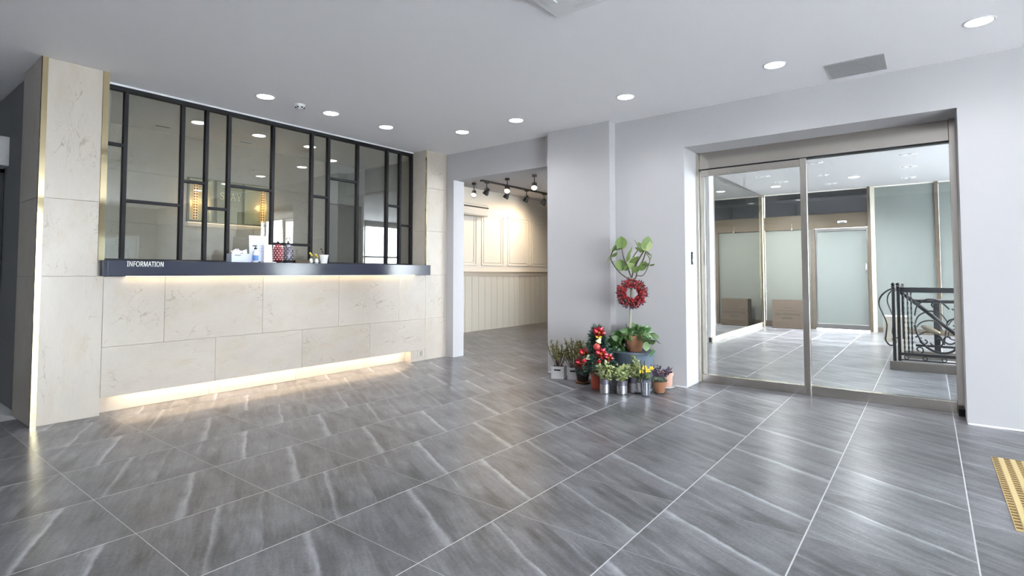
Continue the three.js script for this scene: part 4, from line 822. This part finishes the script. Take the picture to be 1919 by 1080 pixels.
  for (let i = 0; i < 34; i++) {
    const a = i * 2.399 + 0.3, r0 = 0.07, out = V(Math.cos(a), 0, Math.sin(a));
    const front = out.z > 0.15 && Math.abs(out.x - 0.25) < 0.5;
    const left = out.x < -0.1, reach = left ? rr(0.13, 0.2) : rr(0.09, 0.15), drop = front ? rr(-0.02, 0.05) : left ? rr(0.0, 0.17) : rr(-0.02, 0.1);
    const e = out.clone().multiplyScalar(out.z < -0.3 ? r0 + 0.05 : r0 + reach).add(V(0, 0.17 - drop, 0)), s0 = out.clone().multiplyScalar(r0).setY(0.15), mid = s0.clone().lerp(e, 0.5).add(V(0, 0.05, 0));
    const c = new THREE.CatmullRomCurve3([s0, mid, e]); vines.push(new THREE.TubeGeometry(c, 8, 0.0025, 4));
    for (let j = 0; j < (front ? 2 : 5); j++) add(c.getPoint(0.3 + 0.7 * (j + 0.5) / 5), out.clone().multiplyScalar(0.6).add(V(rr(-0.7, 0.7), rr(-0.9, 0.5), rr(-0.7, 0.7))), Math.atan2(view.x, view.z) + rr(-1, 1), rr(0.75, 1.15), rnd() < 0.32);
  }
  for (let j = 0; j < 14; j++) add(V(rr(-0.1, 0.12), rr(0.17, 0.235), rr(-0.05, 0.1)), V(rr(-1, 1), rr(0.1, 1), rr(-0.3, 1)), rr(-1, 1.4), rr(0.7, 1.1), rnd() < 0.5);
  for (let j = 0; j < 34; j++) add(V(rr(-0.25, -0.1), rr(0.01, 0.2), rr(-0.05, 0.12)), V(rr(-0.8, 0.3), rr(-1, -0.1), rr(0, 0.6)), rr(-0.6, 1.2), rr(0.8, 1.15), rnd() < 0.12);
  const hang = new THREE.CatmullRomCurve3([V(0.14, 0.15, 0.1), V(0.22, 0.13, 0.12), V(0.255, 0.07, 0.125), V(0.262, 0.05, 0.125)]); vines.push(new THREE.TubeGeometry(hang, 10, 0.0025, 4));
  add(V(0.262, 0.055, 0.125), V(-0.1, -1, 0.1), 0.2, 1.0, false); add(V(0.205, 0.16, 0.1), V(0.5, -0.3, 0.4), 0.5, 1.3, false); add(V(0.19, 0.12, 0.12), V(0.1, -1, 0.3), 0.2, 1.2, true); add(V(0.25, 0.17, 0.06), V(0.5, -0.9, 0.2), 0.4, 1.1, false);
  obj('vine', vines, M.herb, t);
  // wreath on the trunk
  const w = thing('berry_wreath', 'round red berry wreath hanging on the slim tree trunk', 'wreath', [-2.452, 0.967, -5.165], 0.42);
  obj('ring', new THREE.TorusGeometry(0.105, 0.02, 8, 32), M.twig, w);
  const ber = [], berD = [], lf = [];
  for (let i = 0; i < 560; i++) { const a = rr(0, 6.283), b = rr(0, 6.283), rad = rr(0.025, 0.05), p = V((0.105 + rad * Math.cos(b)) * Math.cos(a), (0.105 + rad * Math.cos(b)) * Math.sin(a), rad * Math.sin(b)); (i % 3 ? ber : berD).push(new THREE.IcosahedronGeometry(rr(0.007, 0.012), 1).translate(p.x, p.y, p.z)); }
  for (let i = 0; i < 46; i++) { const a = rr(0, 6.283); lf.push(placed(leafGeo(0.035, 0.014, 0.2, 0.2, 3), V(0.14 * Math.cos(a), 0.14 * Math.sin(a), rr(-0.02, 0.03)), V(Math.cos(a) + rr(-0.7, 0.7), Math.sin(a) + rr(-0.7, 0.7), rr(-0.3, 0.6)), rr(0, 6))); }
  const bb = obj('berries', ber, M.red, w); bb.userData.kind = 'stuff'; const bd = obj('berries', berD, M.redDark, w); bd.userData.kind = 'stuff'; obj('leaves', lf, M.purple, w).userData.kind = 'stuff';
  obj('hanging_loop', tube([V(-0.01, 0.11, -0.02), V(0, 0.15, -0.045), V(0.01, 0.11, -0.02)], 0.003, 12, 5), M.twig, w);
}
// pots to the right
{
  const g = thing('glass_tumbler', 'tall dark tinted glass tumbler with sticks in front of the yellow flowers', 'glass', [-2.175, 0, -4.86]);
  obj('wall', lathe([[0, 0.0], [0.038, 0.0], [0.040, 0.006], [0.047, 0.16], [0.044, 0.16], [0.036, 0.016], [0, 0.014]], 24), phys({ color: lin(0.42, 0.44, 0.52), roughness: 0.04, transmission: 0.75, thickness: 0.01, ior: 1.5, attenuationColor: lin(0.25, 0.26, 0.34), attenuationDistance: 0.05 }), g);
  obj('facet', [0, 1, 2, 3, 4, 5, 6].map((i) => rb(0.004, 0.12, 0.012, 0.0015, 0.0405, 0.08, 0).rotateZ(-0.045).rotateY(i * 0.9)), M.tin, g);
  obj('stick', [tube([V(0.01, 0.016, 0.0), V(0.0, 0.2, 0.0), V(-0.01, 0.335, 0.0)], 0.004, 10, 5), tube([V(-0.02, 0.016, 0.0), V(-0.035, 0.2, 0.0), V(-0.047, 0.34, 0.0)], 0.004, 10, 5)], M.blackPlastic, g);
  const y = thing('flower_pot', 'white pot on a white saucer with yellow flowers', 'potted plant', [-2.275, 0, -5.0]);
  obj('pot', lathe([[0, 0.012], [0.046, 0.012], [0.064, 0.105], [0.06, 0.105], [0.057, 0.092], [0, 0.09]], 24), M.white, y);
  obj('saucer', lathe([[0, 0], [0.06, 0], [0.1, 0.026], [0.097, 0.028], [0.058, 0.008], [0, 0.008]], 28), M.whiteGloss, y);
  obj('soil', cyl(0.056, 0.056, 0.004, 18, 0, 0.093, 0), M.soil, y);
  foliage(y, 0.092, { n: 20, base: 0.03, spread: 0.12, h0: 0.09, h1: 0.17, r: 0.002, leaf: small, perStem: 8, from: 0.2 }, [M.pothos, M.herb], M.herb);
  for (const [x, h, z, s] of [[0.06, 0.255, 0.06, 1.1], [0.085, 0.225, 0.05, 1], [0.03, 0.215, 0.08, 0.9], [0.115, 0.25, 0.03, 1], [-0.07, 0.235, 0.05, 0.8]]) {
    const f = []; for (let i = 0; i < 5; i++) { const a = i * 1.257; f.push(placed(leafGeo(0.024, 0.022, 0.1, 0.2, 3), V(0, 0, 0), V(Math.cos(a), Math.sin(a), 0.2), 0)); }
    const m = obj('flower', mg(f).scale(s, s, s).rotateY(0.4).rotateX(-0.4).translate(x, h, z), M.yellowFlower, y); m.material.side = THREE.DoubleSide;
  }
  const o = thing('succulent_pot', 'terracotta pot of grey green succulents and purple leaves, front right of the plants', 'potted plant', [-2.12, 0, -5.065]);
  obj('pot', lathe([[0, 0.01], [0.046, 0.01], [0.062, 0.085], [0.066, 0.1], [0.07, 0.102], [0.071, 0.125], [0.064, 0.125], [0.062, 0.112], [0, 0.11]], 28), M.terracotta, o);
  lab(obj('rim', new THREE.TorusGeometry(0.069, 0.004, 8, 30).rotateX(Math.PI / 2).translate(0, 0.122, 0), M.blackPlastic, o), 'dark rim');
  obj('foot', lathe([[0, 0], [0.05, 0], [0.056, 0.012], [0, 0.012]], 24), M.kerb, o); obj('soil', cyl(0.062, 0.062, 0.004, 18, 0, 0.113, 0), M.soil, o);
  const fat = leafGeo(0.045, 0.02, 0.5, -0.2, 3);
  for (let k = 0; k < 7; k++) { const a = k * 0.9, cx = 0.045 * Math.cos(a) * (k ? 1 : 0), cz = 0.045 * Math.sin(a) * (k ? 1 : 0), L = []; for (let i = 0; i < 12; i++) { const b = i * 2.4; L.push(placed(fat, V(cx, 0.118, cz), V(Math.cos(b) * (1 - i / 16), 0.35 + i / 10, Math.sin(b) * (1 - i / 16)), 0, 1.05)); } obj('rosette', L, M.succulent, o); }
  for (let k = 0; k < 9; k++) { const a = k * 0.7, b = V(0.03 * Math.cos(a), 0.115, 0.03 * Math.sin(a)), e = V(0.09 * Math.cos(a) + 0.02, rr(0.2, 0.28), 0.06 * Math.sin(a)); const st = obj('stem', tube([b, b.clone().lerp(e, 0.5).add(V(0, 0.02, 0)), e], 0.002, 8, 4), M.purple, o); obj('leaves', [0.5, 0.65, 0.8, 0.9, 1].flatMap((t) => [1, -1].map((s) => placed(leafGeo(0.036, 0.014, 0.2, 0.2, 3), b.clone().lerp(e, t), V(s * 0.8 + rr(-0.3, 0.3), 0.5, rr(-0.6, 0.6)), rr(0, 6)))), M.purple, st); }
  const pk = thing('pink_clay_pot', 'pale pink clay pot on a white saucer, half behind the succulents', 'pot', [-2.175, 0, -5.35]);
  obj('pot', lathe([[0, 0.012], [0.06, 0.012], [0.072, 0.12], [0.08, 0.125], [0.08, 0.16], [0.072, 0.16], [0.068, 0.03], [0, 0.03]], 28), M.terracottaPink, pk);
  obj('saucer', lathe([[0, 0], [0.08, 0], [0.1, 0.022], [0.096, 0.024], [0.078, 0.008], [0, 0.008]], 28), M.whiteGloss, pk);
  obj('soil', cyl(0.068, 0.068, 0.004, 18, 0, 0.14, 0), M.soil, pk);
}
renderer.render(scene, camera);
